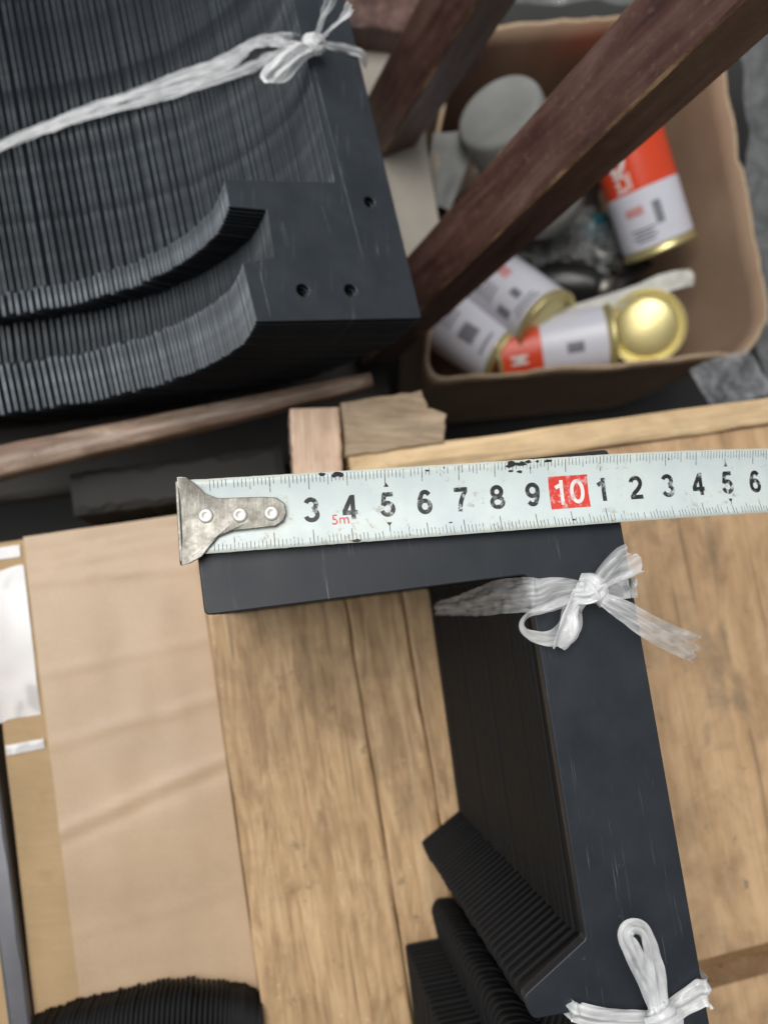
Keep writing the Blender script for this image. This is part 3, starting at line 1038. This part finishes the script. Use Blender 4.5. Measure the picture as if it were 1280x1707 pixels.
def digit_mesh(text, size, bold=.185, adv=.70):
    bm = bmesh.new()
    wt = adv * (len(text) - 1) + .62
    for ci, ch in enumerate(text):
        for si, st in enumerate(DIG[ch]):
            P = [Vector(p) for p in st]
            closed = (P[0] - P[-1]).length < 1e-4
            rows = []
            for i, p in enumerate(P):
                a = P[i - 1] if i else (P[-2] if closed else p)
                b = P[i + 1] if i < len(P) - 1 else (P[1] if closed else p)
                t = (b - a).normalized()
                nn = Vector((-t.y, t.x)) * bold * .5
                # cut long straight strokes so that they follow the curved blade
                rows.append((p + nn, p - nn))
            fine = []
            for i in range(len(rows) - 1):
                k = max(1, int((P[i + 1] - P[i]).length / .12))
                fine += [(rows[i][0].lerp(rows[i + 1][0], f / k), rows[i][1].lerp(rows[i + 1][1], f / k)) for f in range(k)]
            fine.append(rows[-1])
            vv = [[bm.verts.new(((q.x + ci * adv - wt / 2) * size, (q.y - .5) * size, si * .5)) for q in r] for r in fine]
            for i in range(len(vv) - 1):
                bm.faces.new((vv[i][0], vv[i][1], vv[i + 1][1], vv[i + 1][0]))
    return bm


for k in range(3, 20):
    c = str(k) if k < 10 else str(k - 10)
    if k == 10: continue
    bm = digit_mesh(c, .0064)
    on_blade(bm, 'numeral', M['ink'], k * .01 + .0002, 0)
# the red ten
bm = bmesh.new()
bmesh.ops.create_grid(bm, x_segments=6, y_segments=8, size=.5)
for v in bm.verts:
    v.co.x *= .0112; v.co.y *= .0090
on_blade(bm, 'red_block', M['ink_red'], .1005, 0, .00004)
on_blade(digit_mesh('10', .0068, .15), 'numeral', M['ink_white'], .1005, 0, .00008)
on_blade(text_mesh('5m', .0038, .00002, 1.0), 'red_lettering', M['ink_red'], .0375, -.0030)
# small triangles at the fives
for k in (5, 15):
    for sg in (1, -1):
        bm = bmesh.new()
        a = [bm.verts.new((x, y * sg, 0)) for x, y in ((-.0007, -.0005), (.0007, -.0005), (0, .0006))]
        bm.faces.new(a)
        on_blade(bm, 'triangle_mark', M['ink'], k * .01 + .0002, sg * .0052)
# flaked paint at the edges
for s, w, r, e in ((.0335, .0089, .0008, 1.2), (.0376, .0088, .0012, 1.5), (.0845, .0086, .0014, 1.1), (.0872, .0083, .0011, 1.5), (.0895, .0088, .0007, 1.6),
                   (.0870, .0064, .0006, 1.5), (.0845, .0067, .0005, 1.4), (.0950, .0087, .0007, 1.8), (.0920, .0088, .0005, 1.2), (.0900, .0071, .0003, 1),
                   (.0615, .0082, .0004, 1.6), (.0660, .0086, .0003, 1), (.1310, .0074, .0003, 1), (.041, -.0090, .0006, 3.0), (.1005, -.0078, .0004, 1.5), (.0665, -.0060, .0003, 2)):
    bm = bmesh.new()
    c = bm.verts.new((0, 0, 0))
    rr = [bm.verts.new((r * e * cos(a * pi / 7) * random.uniform(.55, 1.2), r * .7 * sin(a * pi / 7) * random.uniform(.5, 1.2), 0)) for a in range(14)]
    for a in range(14):
        bm.faces.new((c, rr[a], rr[(a + 1) % 14]))
    on_blade(bm, 'paint_chip', M['chip'], s, min(w, TW / 2 - r * .75) if w > 0 else max(w, -TW / 2 + r * .75), .00009)

# end hook
hk = [(-.0026, .0100), (-.0008, .0099), (.0014, .0082), (.0036, .0056), (.0066, .0042), (.0180, .0038), (.0212, .0034), (.0232, .0018), (.0235, -.0004),
      (.0226, -.0024), (.0205, -.0036), (.0100, -.0040), (.0062, -.0052), (.0038, -.0078), (.0020, -.0100), (-.0008, -.0114), (-.0026, -.0118)]
me = flat_plate('hook', [hk[::-1]], .0009, .0002)
hook_o = link('hook', me, M['steel'], tape, (0, 0, .00105))
# the hook's sheet follows the blade: bend its wings up and its lip down
bm = bmesh.new()
bm.from_mesh(me)
bmesh.ops.triangulate(bm, faces=bm.faces)
bmesh.ops.subdivide_edges(bm, edges=[e for e in bm.edges if e.calc_length() > .002], cuts=2, use_grid_fill=True)
for v in bm.verts:
    x, y = v.co.x, v.co.y
    v.co.z += .0012 * (y / .0095) ** 2 * max(0, min(1, (.009 - x) / .004))
bm.to_mesh(me)
bm.free()
me.polygons.foreach_set('use_smooth', [True] * len(me.polygons))
me.set_sharp_from_angle(angle=radians(40))
lip = flat_plate('lip', [fillet([(-.0118, 0), (.0100, 0), (.0092, -.0085), (-.0108, -.0095)], .0015)], .0009, .0002)
lo = link('hook_lip', lip, M['steel'], hook_o, (-.0029, 0, .0012))
lo.rotation_euler = Matrix(((0, 0, 1), (1, 0, 0), (0, 1, 0))).to_euler()
rm = lathe('rivet', [(.0019, -.0008), (.0019, .0002), (.00180, .00042), (.00150, .00056), (.00095, .00060), (.00080, .00052), (.0003, .00050)], 28)
for x, y in ((.0036, .0001), (.0120, -.0003), (.0199, -.0004)):
    link('rivet', rm, M['rivet'], hook_o, (x, y, .0004))

# ------------------------------------------------------------------ white plastic ribbons
KB = lambda name, c, r, mat, par, seed, sq=(1, 1, 1): link(name, blob(name, r, seed, sq), mat, par, Vector(c) - Vector(par.location))


def blob(name, r, seed, sq=(1, 1, 1), amp=.35, freq=2.2, sub=4):
    bm = bmesh.new()
    bmesh.ops.create_icosphere(bm, subdivisions=sub, radius=1)
    for v in bm.verts:
        p = v.co.copy()
        ridge = 1 - 2 * abs(noise.noise(p * freq + Vector((seed * 3.1, seed, 1))))
        ridge2 = 1 - 2 * abs(noise.noise(p * freq * 2.3 + Vector((seed, 5, seed))))
        f = 1 + amp * (ridge - .4) + amp * .45 * (ridge2 - .4)
        v.co = Vector((p.x * sq[0], p.y * sq[1], p.z * sq[2])) * r * f
    me = from_bm(name, bm, True)
    ul = me.uv_layers.new(name='UVMap')
    for lp in me.loops:
        c = me.vertices[lp.vertex_index].co
        ul.data[lp.index].uv = (c.x * 100, c.y * 100)
    return me


V = lambda k: [Vector(p) for p in L[k]]
F, FS = M['film'], M['film_solid']
# 1: tied round the bracket bundle, near the corner
kn = Vector(L['r1_knot'])
r1 = thing('plastic_ribbon', 'white plastic ribbon tied in a knot just below the measuring tape', 'ribbon', kn, group='white plastic ribbons tying the bundles')
s = V('r1_side')
t = V('r1_top')
Z_, X_ = (0, 0, 1), (-.99, -.12, .05)
so = [p + Vector((-.0016, 0, 0)) for p in s[1:]]
ribbon('band', [t[2], t[1], t[0] + Vector((.002, 0, .0004)), t[0] + Vector((-.0008, 0, -.0015))] + so + [so[-1] + Vector((.005, 0, -.010))],
       [.0040, .0075, .0092, .0094, .0100, .0092, .0066, .0050, .004], F, r1, seed=1, fold=.0004, crumple=.00045, n=110,
       ups=[Z_, Z_, (-.15, 0, 1), (-.8, 0, .6), X_, X_, X_, X_, X_])
ribbon('band', [t[2], t[3], t[4] + Vector((-.0008, 0, .0004)), t[4] + Vector((.0014, 0, -.002)), t[4] + Vector((.0012, 0, -.05))], [.0040, .0070, .0074, .007, .005], F, r1, seed=3, fold=.0005,
       ups=[Z_, Z_, (.2, 0, 1), (1, 0, .5), (1, 0, 0)], n=60)
KB('knot', kn, .0030, FS, r1, 4, (1.25, .95, .75))
ribbon('knot_wrap', [kn + Vector((-.0030, .0035, .000)), kn + Vector((-.0012, .0022, .0032)), kn + Vector((.0012, -.0010, .0036)), kn + Vector((.0034, -.0036, .0005))],
       [.003, .0052, .0050, .003], FS, r1, seed=5, fold=.0006, n=30)
ribbon('knot_wrap', [kn + Vector((-.0052, -.0015, .000)), kn + Vector((-.0020, -.0012, .0031)), kn + Vector((.0022, .0012, .0030)), kn + Vector((.0050, .0006, .000))],
       [.004, .0045, .0040, .003], FS, r1, seed=15, fold=.0006, n=30)
ribbon('tail', V('r1_tailup'), [.0030, .0055, .0085, .0095], F, r1, seed=6, fold=.0011, crumple=.0007, twists=[0, .3, .5, .5], fray=.0016)
ribbon('tail', [kn + Vector((.001, .001, .001)), kn + Vector((.006, .0005, -.001)), kn + Vector((.0105, -.0006, -.0035))], [.003, .0055, .0065], F, r1, seed=16, fold=.0008, crumple=.0006)
ribbon('tail', V('r1_taildn'), [.0030, .0058, .0078, .0088, .0090], F, r1, seed=7, fold=.0012, crumple=.0007, twists=[0, .2, .3, .2, .1], fray=.0022, freq=3.1)
ribbon('loop', V('r1_loop'), [.0030, .0042, .0038, .0034, .0038, .0050, .0060, .0050, .0030], F, r1, seed=8, fold=.0009, crumple=.0008,
       twists=[.2, .6, .9, 1.0, .8, .5, .4, .3, .2], n=90)
ribbon('loop', [Vector(L['r1_puff']) + Vector(d) for d in ((.0035, .0068, .001), (.0010, .0025, .0028), (.0002, -.0022, .0030), (-.0012, -.0062, .0005))], [.0045, .0080, .0090, .0050], FS, r1,
       seed=9, fold=.0013, crumple=.001, twists=[.3, .5, .3, .1], n=40)
# 2: tied round the same bundle, lower down
k2 = Vector(L['r2_knot'])
r2 = thing('plastic_ribbon', 'white plastic ribbon with one long upright loop at the bottom right', 'ribbon', k2, group='white plastic ribbons tying the bundles')
t = V('r2_top')
ribbon('band', [t[2], t[1], t[0] + Vector((.001, 0, 0)), t[0] + Vector((-.0015, .0008, -.0025)), t[0] + Vector((-.002, .001, -.03))], [.0042, .0050, .0052, .0052, .005], FS, r2, seed=21, fold=.0005,
       ups=[Z_, Z_, (-.2, 0, 1), (-1, 0, .5), (-1, 0, 0)], n=70)
ribbon('band', [t[2], t[3], t[4] + Vector((-.0006, 0, .0004)), t[4] + Vector((.0022, .0005, -.0022)), t[4] + Vector((.0022, .0005, -.04))], [.0035, .0058, .0070, .0068, .005], FS, r2, seed=23, fold=.0005,
       ups=[Z_, Z_, (.2, 0, 1), (1, 0, .5), (1, 0, 0)], n=60)
KB('knot', k2, .0028, FS, r2, 24, (1.1, 1.15, .8))
ribbon('knot_wrap', [k2 + Vector((-.004, -.002, 0)), k2 + Vector((-.001, -.0005, .0030)), k2 + Vector((.0022, .0010, .0026)), k2 + Vector((.004, .002, 0))], [.004, .0052, .005, .003], FS, r2, seed=25, n=30)
ribbon('loop', V('r2_loop'), [.0034, .0050, .0046, .0036, .0034, .0036, .0042, .0046, .0036], FS, r2, seed=26, fold=.0009, crumple=.0007,
       twists=[.2, .15, .3, .7, .9, .7, .3, .1, 0], n=110)
# 3: tied round the slumped plates
k3 = Vector(L['ub_knot'])
r3 = thing('plastic_ribbon', 'long white plastic ribbon stretched over the slumped black plates', 'ribbon', k3, group='white plastic ribbons tying the bundles')
ribbon('band', V('ub_band1'), [.0026, .0028, .0036, .0050, .0075, .0056, .0060, .004], FS, r3, seed=31, fold=.0010, crumple=.0008, n=110, up=(-.4, 0, .9))
ribbon('band', V('ub_band2'), [.0020, .0022, .0030, .0038, .0046, .0052, .0054, .004], FS, r3, seed=32, fold=.0012, crumple=.0008, n=110, up=(-.4, 0, .9))
KB('knot', k3, .0036, FS, r3, 33, (1.2, 1.0, .8))
ribbon('tail', V('ub_tail1'), [.0035, .0052, .0052, .0052], F, r3, seed=34, fold=.0011)
ribbon('tail', V('ub_tail2'), [.0030, .0040, .0042, .0038], FS, r3, seed=35, fold=.0010, fray=.001)
ribbon('band', V('ub_side') + [Vector(L['ub_side'][2]) + Vector((.003, 0, -.006))], [.0035, .0055, .0060, .006], F, r3, seed=36, fold=.0008)
ribbon('loop', V('ub_loop'), [.0035, .0055, .0060, .0055, .0050, .0048, .004], FS, r3, seed=37, fold=.0011, crumple=.001, twists=[.1, .3, .5, .9, .6, .3, .1], n=80)

# ------------------------------------------------------------------ upright brown posts, rail, shelf
def post(name, key, a, b, label, cat='wooden post', group='reddish brown wooden posts'):
    p1, p2 = V(key)
    w, d = Vector(L[key + '_w']), Vector(L[key + '_d'])
    ax = (p2 - p1).normalized()
    d = (d - ax * d.dot(ax)).normalized()
    w = d.cross(ax) if d.cross(ax).dot(w) > 0 else ax.cross(d)
    ln = (p2 - p1).length
    bm = bmesh.new()
    n = 26
    rnd = random.Random(5)
    grid = []
    c = .0011
    prof = [(-a / 2 + c, 0), (a / 2 - c, 0), (a / 2, c), (a / 2, b - c), (a / 2 - c, b), (-a / 2 + c, b), (-a / 2, b - c), (-a / 2, c)]
    for i in range(n + 1):
        z = ln * i / n
        grid.append([bm.verts.new((x + rnd.uniform(-.00012, .00012), y + rnd.uniform(-.0001, .0001), z)) for x, y in prof])
    for i in range(n):
        for k in range(8):
            f = bm.faces.new((grid[i][k], grid[i][(k + 1) % 8], grid[i + 1][(k + 1) % 8], grid[i + 1][k]))
            if k in (1, 7): f.material_index = 1
    bm.faces.new(grid[0][::-1]); bm.faces.new(grid[-1])
    bmesh.ops.recalc_face_normals(bm, faces=bm.faces)
    me = from_bm(name, bm)
    me.materials.append(M['lacquer']); me.materials.append(M['worn'])
    o = link(name, me)
    m = Matrix((w, d, ax)).transposed().to_4x4()
    m.translation = p1
    o.matrix_world = m
    return tag(o, label, cat, group)


post('wooden_post', 'beamA', .0306, .0245, 'large reddish brown wooden post slanting in front of the open carton of cans')
post('wooden_post', 'beamB', .0312, .026, 'shorter dark brown wooden post between the slumped plates and the open carton')
c0, c1 = V('beamC')
o = link('wooden_rail', plank_mesh('wooden_rail', .16, .030, .03, .001, .0003, 8), M['lacquer'], None, (c0 + c1) / 2, (0, 0, 0))
tag(o, 'dark brown wooden rail end at the top edge beside the ribbon', 'wooden rail')
r0, rr = V('rail')
dv = rr - r0
ln = dv.length
bm = bmesh.new()
n = 40
grid = []
for i in range(n + 1):
    x = ln * i / n
    row_ = []
    for k in range(10):
        a = 2 * pi * (k + .5) / 10
        wy, wz = .0085 - .005 * i / n, .007
        row_.append(bm.verts.new((x, wy * (abs(cos(a)) ** .35) * (1 if cos(a) > 0 else -1) + .0006 * noise.noise(Vector((x * 60, k, 0))), wz * (abs(sin(a)) ** .35) * (1 if sin(a) > 0 else -1))))
    grid.append(row_)
for i in range(n):
    for k in range(10):
        bm.faces.new((grid[i][k], grid[i + 1][k], grid[i + 1][(k + 1) % 10], grid[i][(k + 1) % 10]))
bm.faces.new(grid[0]); bm.faces.new(grid[-1][::-1])
bmesh.ops.recalc_face_normals(bm, faces=bm.faces)
o = link('wooden_rail', from_bm('wooden_rail', bm, True), M['rail'], None, r0)
o.rotation_euler = dv.to_track_quat('X', 'Z').to_euler()
tag(o, 'worn brown wooden rail running under the slumped black plates', 'wooden rail')

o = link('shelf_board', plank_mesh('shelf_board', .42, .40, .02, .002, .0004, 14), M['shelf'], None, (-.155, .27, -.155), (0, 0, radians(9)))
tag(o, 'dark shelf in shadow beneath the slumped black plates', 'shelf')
M['board_black'] = simple('very dark board', (.016, .0145, .013), .75, 0, .4, 30)  # near-black base colour with random variation
o = link('dark_board', plank_mesh('dark_board', .105, .022, .12, .002, .0004, 15), M['board_black'], None, L['dark_board'][0], (0, 0, radians(9.5)))
tag(o, 'dark grey board edge between the rail and the taped carton', 'board')

# pale board the legs stand on
pb = V('pale')
ctr = sum(pb, Vector()) / len(pb)
me = flat_plate('pale_board', [fillet([((p - ctr).x, (p - ctr).y) for p in pb][::-1], .003)], .016, .001)
tag(link('pale_board', me, M['pale'], None, (ctr.x, ctr.y, -.1145)), 'dusty pale board behind the brown posts', 'board')

# ------------------------------------------------------------------ open carton with cans
rim = V('rim')
cb = sum(rim, Vector()) / 4
zb = -.2975
open_c = thing('open_carton', 'open brown cardboard carton with bent sides holding empty cans', 'carton', (cb.x, cb.y, zb - .0025))
pts = [Vector((p.x, p.y)) for p in rim]           # back-left, back-right, front-right, front-left
cen = Vector((cb.x, cb.y))
ring2 = fillet([tuple(p) for p in pts], [.006, .02, .042, .016], 8)
sub = []
for i, p in enumerate(ring2):
    q = ring2[(i + 1) % len(ring2)]
    d = (Vector(q) - Vector(p)).length
    k = max(1, int(d / .008))
    for f in range(k):
        sub.append(Vector(p).lerp(Vector(q), f / k))
NV = 10
vs, fs = [], []
TH = .0026
for lay in (0, 1):
    for j in range(NV + 1):
        f = j / NV
        for i, p in enumerate(sub):
            q = p.copy()
            out = (q - cen).normalized()
            q = cen + (q - cen) * (0.93 + .07 * f)
            q += out * (.004 * noise.noise(Vector((p.x * 22, p.y * 22, f * 2))) * f + .0012 * noise.noise(Vector((p.x * 90, p.y * 90, f * 6))) + .010 * f * f * math.exp(-((p - Vector((rim[2].x, rim[2].y))).length / .04) ** 2) * noise.noise(Vector((p.x * 160, p.y * 160, 4))))
            if lay: q -= out * TH
            z = zb + (-.13 - zb) * f + ((.005 * noise.noise(Vector((p.x * 30, p.y * 30, 3))) + .0022 * noise.noise(Vector((p.x * 190, p.y * 190, 5)))) if j == NV else 0)
            vs.append(Vector((q.x, q.y, z)) - open_c.location)
n = len(sub)
o2 = (NV + 1) * n
for j in range(NV):
    for i in range(n):
        i2 = (i + 1) % n
        fs.append((j * n + i, j * n + i2, (j + 1) * n + i2, (j + 1) * n + i))
        fs.append((o2 + j * n + i2, o2 + j * n + i, o2 + (j + 1) * n + i, o2 + (j + 1) * n + i2))
for i in range(n):
    i2 = (i + 1) % n
    fs.append((NV * n + i, NV * n + i2, o2 + NV * n + i2, o2 + NV * n + i))
me = mesh('side_wall', vs, fs, True)
me.materials.append(M['card_dark']); me.materials.append(M['card_edge'])
for p in me.polygons[-n:]: p.material_index = 1
link('side_wall', me, None, open_c)
bm = bmesh.new()
vv = [bm.verts.new((cen.x + (p.x - cen.x) * .93 - open_c.location.x, cen.y + (p.y - cen.y) * .93 - open_c.location.y, .002)) for p in sub]
bm.faces.new(vv)
link('bottom', from_bm('bottom', bm), M['card_dark'], open_c)
# cans
CR = .0262


def can(key, ln, label, zones, ends=('open', 'gold'), marks=(), r=CR, flip=False):
    p = V(key)
    a, b = p[0], p[1]                       # b is the end nearest the camera
    ax = (b - a).normalized()
    base = b - ax * ln
    root = thing('tin_can', label, 'can', base, ax.to_track_quat('Z', 'X').to_euler(), 'empty tin cans in the open carton')
    for z0, z1, m in zones:
        if z1 == 1: z1 = 1 - .0055 / ln
        me = lathe('body', [(r, z0 * ln), (r, z0 * ln + .0004), (r, z1 * ln - .0004), (r, z1 * ln)], 44)
        link('body', me, M[m], root)
    rimp = [(r * .97, ln - .006), (r * 1.0, ln - .0025), (r * 1.035, ln - .001), (r * 1.03, ln + .0008), (r * .985, ln + .0010), (r * .955, ln - .001), (r * .94, ln - .005),
            (r * .80, ln - .0035), (r * .4, ln - .0015), (r * .05, ln - .001)]
    link('gold_end', lathe('gold_end', rimp, 44), M['tin_gold'], root)
    lowp = [(r * .05, .0012), (r * .9, .001), (r * 1.02, -.0004), (r * 1.03, .001), (r * 1.0, .003)]
    link('gold_rim', lathe('gold_rim', lowp, 44), M['tin_gold'], root)
    loc_cam = (root.rotation_euler.to_matrix().inverted() @ (Vector((0, 0, .333)) - base))
    az = math.atan2(loc_cam.y, loc_cam.x)
    for kind, zc, da, wz, wa, m in marks:
        if kind == 'patch':
            bm = bmesh.new()
            bmesh.ops.create_grid(bm, x_segments=8, y_segments=2, size=.5)
        else:
            bm = text_mesh(kind, 1.0, .02)
        for v in bm.verts:
            an_ = az + da + v.co.x * wa
            v.co = Vector(((r + .0003) * cos(an_), (r + .0003) * sin(an_), zc * ln + v.co.y * wz))
        bmesh.ops.recalc_face_normals(bm, faces=bm.faces)
        link('printing', from_bm('printing', bm), M[m], root)
    return root


can('canA', .135, 'red and white tin can leaning on the right side of the open carton', [(0, .66, 'tin_red'), (.66, 1, 'tin_white')],
    marks=[('C', .46, .42, .034, .75, 'print_white'), ('ICE', .60, .42, .017, .32, 'print_white'), ('patch', .80, -.25, .016, .22, 'print_grey'), ('patch', .76, .35, .006, .5, 'print_red')] + [('patch', .86 + .02 * k, .25, .0013, .7 - .2 * (k % 2), 'print_grey') for k in range(4)])
can('canB', .11, 'white tin can with gold end facing lower right, beside the brown post', [(0, 1, 'tin_white')],
    marks=[('patch', .80, -.15, .009, .22, 'print_grey'), ('patch', .62, -.45, .010, .3, 'print_red'), ('patch', .80, .45, .012, .25, 'print_grey')] + [('patch', .92 - .035 * k, -.1, .0016, .9 - .15 * (k % 2), 'print_grey') for k in range(2)] + [('patch', .66 - .04 * k, .25, .0016, .5, 'print_grey') for k in range(4)])
can('canC', .09, 'white tin can in the near left corner of the open carton', [(0, 1, 'tin_white')],
    marks=[('patch', .68, 0, .014, .5, 'print_grey')] + [('patch', .86, .05 * k, .0022, .7 - .1 * k, 'print_grey') for k in (0,)] + [('patch', .5 - .05 * k, -.1, .0018, .6, 'print_grey') for k in range(3)])
can('canD', .085, 'white tin can with red band behind the near side of the open carton', [(0, .38, 'tin_red'), (.38, 1, 'tin_white')],
    marks=[('M', .18, .2, .018, .4, 'print_white'), ('patch', .66, .1, .012, .3, 'print_grey')], r=.025)
# standing can, gold base up
e = Vector(L['canE'][0])
root = thing('tin_can', 'tin can standing with its round gold base facing up', 'can', e - Vector((-.26, -.19, .56)).normalized() * .11, Vector((-.26, -.19, .56)).to_track_quat('Z', 'X').to_euler(), 'empty tin cans in the open carton')
r = .0268
link('body', lathe('body', [(r, 0), (r, .0004), (r, .0996), (r, .100)], 44), M['tin_white'], root)
link('gold_end', lathe('gold_end', [(r * .97, .0995), (r * 1.0, .1065), (r * 1.035, .108), (r * 1.03, .1098), (r * .985, .110), (r * .955, .108), (r * .93, .1045), (r * .88, .104), (r * .85, .1055),
                                    (r * .7, .1068), (r * .45, .1082), (r * .05, .109)], 48), M['tin_gold'], root)

# uncountable dark scraps over the carton's bottom
rs = random.Random(17)
vs, fs = [], []
for q in range(70):
    a, bq = rs.random(), rs.random()
    c = rim[0].lerp(rim[1], .08 + .84 * a).lerp(rim[3].lerp(rim[2], .08 + .84 * a), .08 + .84 * bq)
    c = Vector((cb.x + (c.x - cb.x) * .86, cb.y + (c.y - cb.y) * .86, zb + rs.uniform(.03, .088)))
    sx, sy, ro = rs.uniform(.008, .024), rs.uniform(.006, .015), rs.uniform(0, pi)
    tl = rs.uniform(-.5, .5)
    b0_ = len(vs)
    for i in range(6):
        for j in range(6):
            x, y = sx * (i / 2.5 - 1), sy * (j / 2.5 - 1)
            hh = .006 * noise.noise(Vector((x * 110 + q, y * 110, q * 1.7))) + tl * x
            vs.append(Vector((c.x + x * cos(ro) - y * sin(ro), c.y + x * sin(ro) + y * cos(ro), max(c.z + hh, zb + .004))) - open_c.location)
    for i in range(5):
        for j in range(5):
            k = b0_ + i * 6 + j
            fs.append((k, k + 6, k + 7, k + 1))
lit = mesh('scrap_litter', vs, fs, True)
for nm, c_ in (('dark scraps', (.03, .028, .026)), ('brown scraps', (.11, .075, .05)), ('grey scraps', (.20, .19, .17))):
    lit.materials.append(simple(nm, c_, .5, 0, .4, 90))
for i, p in enumerate(lit.polygons):
    p.material_index = (0, 1, 0, 2, 0, 1, 0)[(i // 25) % 7]
tag(link('scrap_litter', lit, None, None, open_c.location), 'dark scraps and litter covering the bottom of the open carton', 'litter', kind='stuff')

# other odds and ends in the carton
st = V('strip')
hl = thing('paper_strip', 'folded white paper strip lying across the cans', 'paper strip', st[0])
ribbon('strip', st, [.013, .014, .013, .014, .012], M['paper_white'] if 'paper_white' in M else simple('white paper', (.62, .62, .58), .7), hl, seed=51, fold=.0012, crumple=.002, n=40, m=6, freq=1)
t0 = Vector(L['teal'][0])
cap = thing('bottle_cap', 'dark teal plastic cap beside the red can', 'cap', t0 - Vector((0, 0, .02)), (.3, .2, 0))
link('cap_body', lathe('cap_body', [(.0135, 0), (.0140, .002), (.0138, .016), (.0125, .0185), (.004, .019)], 24), M['teal'], cap)
cv = V('clump')[0]
o = link('clear_wrap', blob('clear_wrap', .026, 61, (1.25, 1.0, .6), .8, 2.4, 5), M['wrap'], None, cv - Vector((0, 0, .012)))
tag(o, 'crumpled clear plastic wrap between the brown post and the cans', 'plastic wrap')
b1_, b2_ = V('black1')
tool = thing('black_tube', 'black plastic tube with a metal tip lying among the cans', 'tube', b1_ - Vector((0, 0, .016)), (b2_ - b1_).to_track_quat('Z', 'X').to_euler())
ln = (b2_ - b1_).length
link('tube_body', lathe('tube_body', [(.010, -.05), (.0165, -.046), (.0165, ln * .62), (.012, ln * .72), (.012, ln * .8)], 24), M['black_plastic'], tool)
link('metal_tip', lathe('metal_tip', [(.0115, ln * .8), (.0118, ln * .82), (.0105, ln * .98), (.004, ln * 1.02)], 20), M['steel'], tool)
g0, g1 = V('bag')
roll = thing('paper_roll', 'rounded greyish white roll in the open carton behind the large brown post', 'paper roll', g1, (g0 - g1).to_track_quat('Z', 'X').to_euler())
ln = (g0 - g1).length
link('roll_body', lathe('roll_body', [(.0275, -.01), (.0282, 0), (.0285, ln * .90), (.0283, ln * .97), (.0272, ln * 1.0), (.0245, ln * 1.012), (.012, ln * 1.0), (.002, ln * .99)], 40), M['paper_grey'], roll)
p0, p1 = V('paper')
o = link('paper_scrap', None)
bpy.data.objects.remove(o)
vs, fs = [], []
pc = (p0 + p1) / 2
for i in range(7):
    for j in range(11):
        x, y = -.012 + .024 * i / 6, -.026 + .052 * j / 10
        vs.append((x * (1 + .3 * y / .026) + .25 * y, y, .006 * noise.noise(Vector((x * 80, y * 60, 2))) - .4 * abs(x)))
for i in range(6):
    for j in range(10):
        a = i * 11 + j
        fs.append((a, a + 11, a + 12, a + 1))
me = mesh('paper_scrap', vs, fs, True)
o = link('paper_scrap', me, M['paper_grey'], None, pc + Vector((.004, 0, -.004)))
tag(o, 'greenish grey scrap of paper between the two brown posts', 'paper')

# crumpled clear film right of the carton and in front of it
def film_sheet(name, c, sx, sy, seed, amp, label, rot=0.0):
    vs, fs = [], []
    n, m = 46, 60
    for i in range(n + 1):
        for j in range(m + 1):
            x, y = sx * (i / n - .5), sy * (j / m - .5)
            h = 0
            f = 9
            a = amp
            for k in range(3):
                h += a * (1 - 2 * abs(noise.noise(Vector((x * f + seed, y * f, seed * 1.3 + k)))))
                f *= 2.3; a *= .36
            ex = .06 * min(sx, sy) * noise.noise(Vector((x * 40, y * 40, seed)))
            vs.append((x + ex, y + ex, h))
    for i in range(n):
        for j in range(m):
            a = i * (m + 1) + j
            fs.append((a, a + m + 1, a + m + 2, a + 1))
    o = link(name, mesh(name, vs, fs, True), M['wrap'], None, c, (0, 0, rot))
    return tag(o, label, 'plastic film', 'loose plastic film')


film_sheet('plastic_film', (.405, .31, -.165), .12, .40, 3, .012, 'crumpled clear plastic film along the right side of the open carton')
film_sheet('plastic_film', (.335, .50, -.15), .5, .12, 5, .010, 'crumpled clear plastic film behind the open carton')
pt = Vector(L['patch'][0])
film_sheet('plastic_film', (pt.x + .022, pt.y + .008, -.07), .046, .030, 9, .012, 'small crumpled wad of clear film at the near corner of the open carton', .4).data.materials[0] = crinkle('pale clear wrap', (.34, .35, .37), (.0, .75), 75)
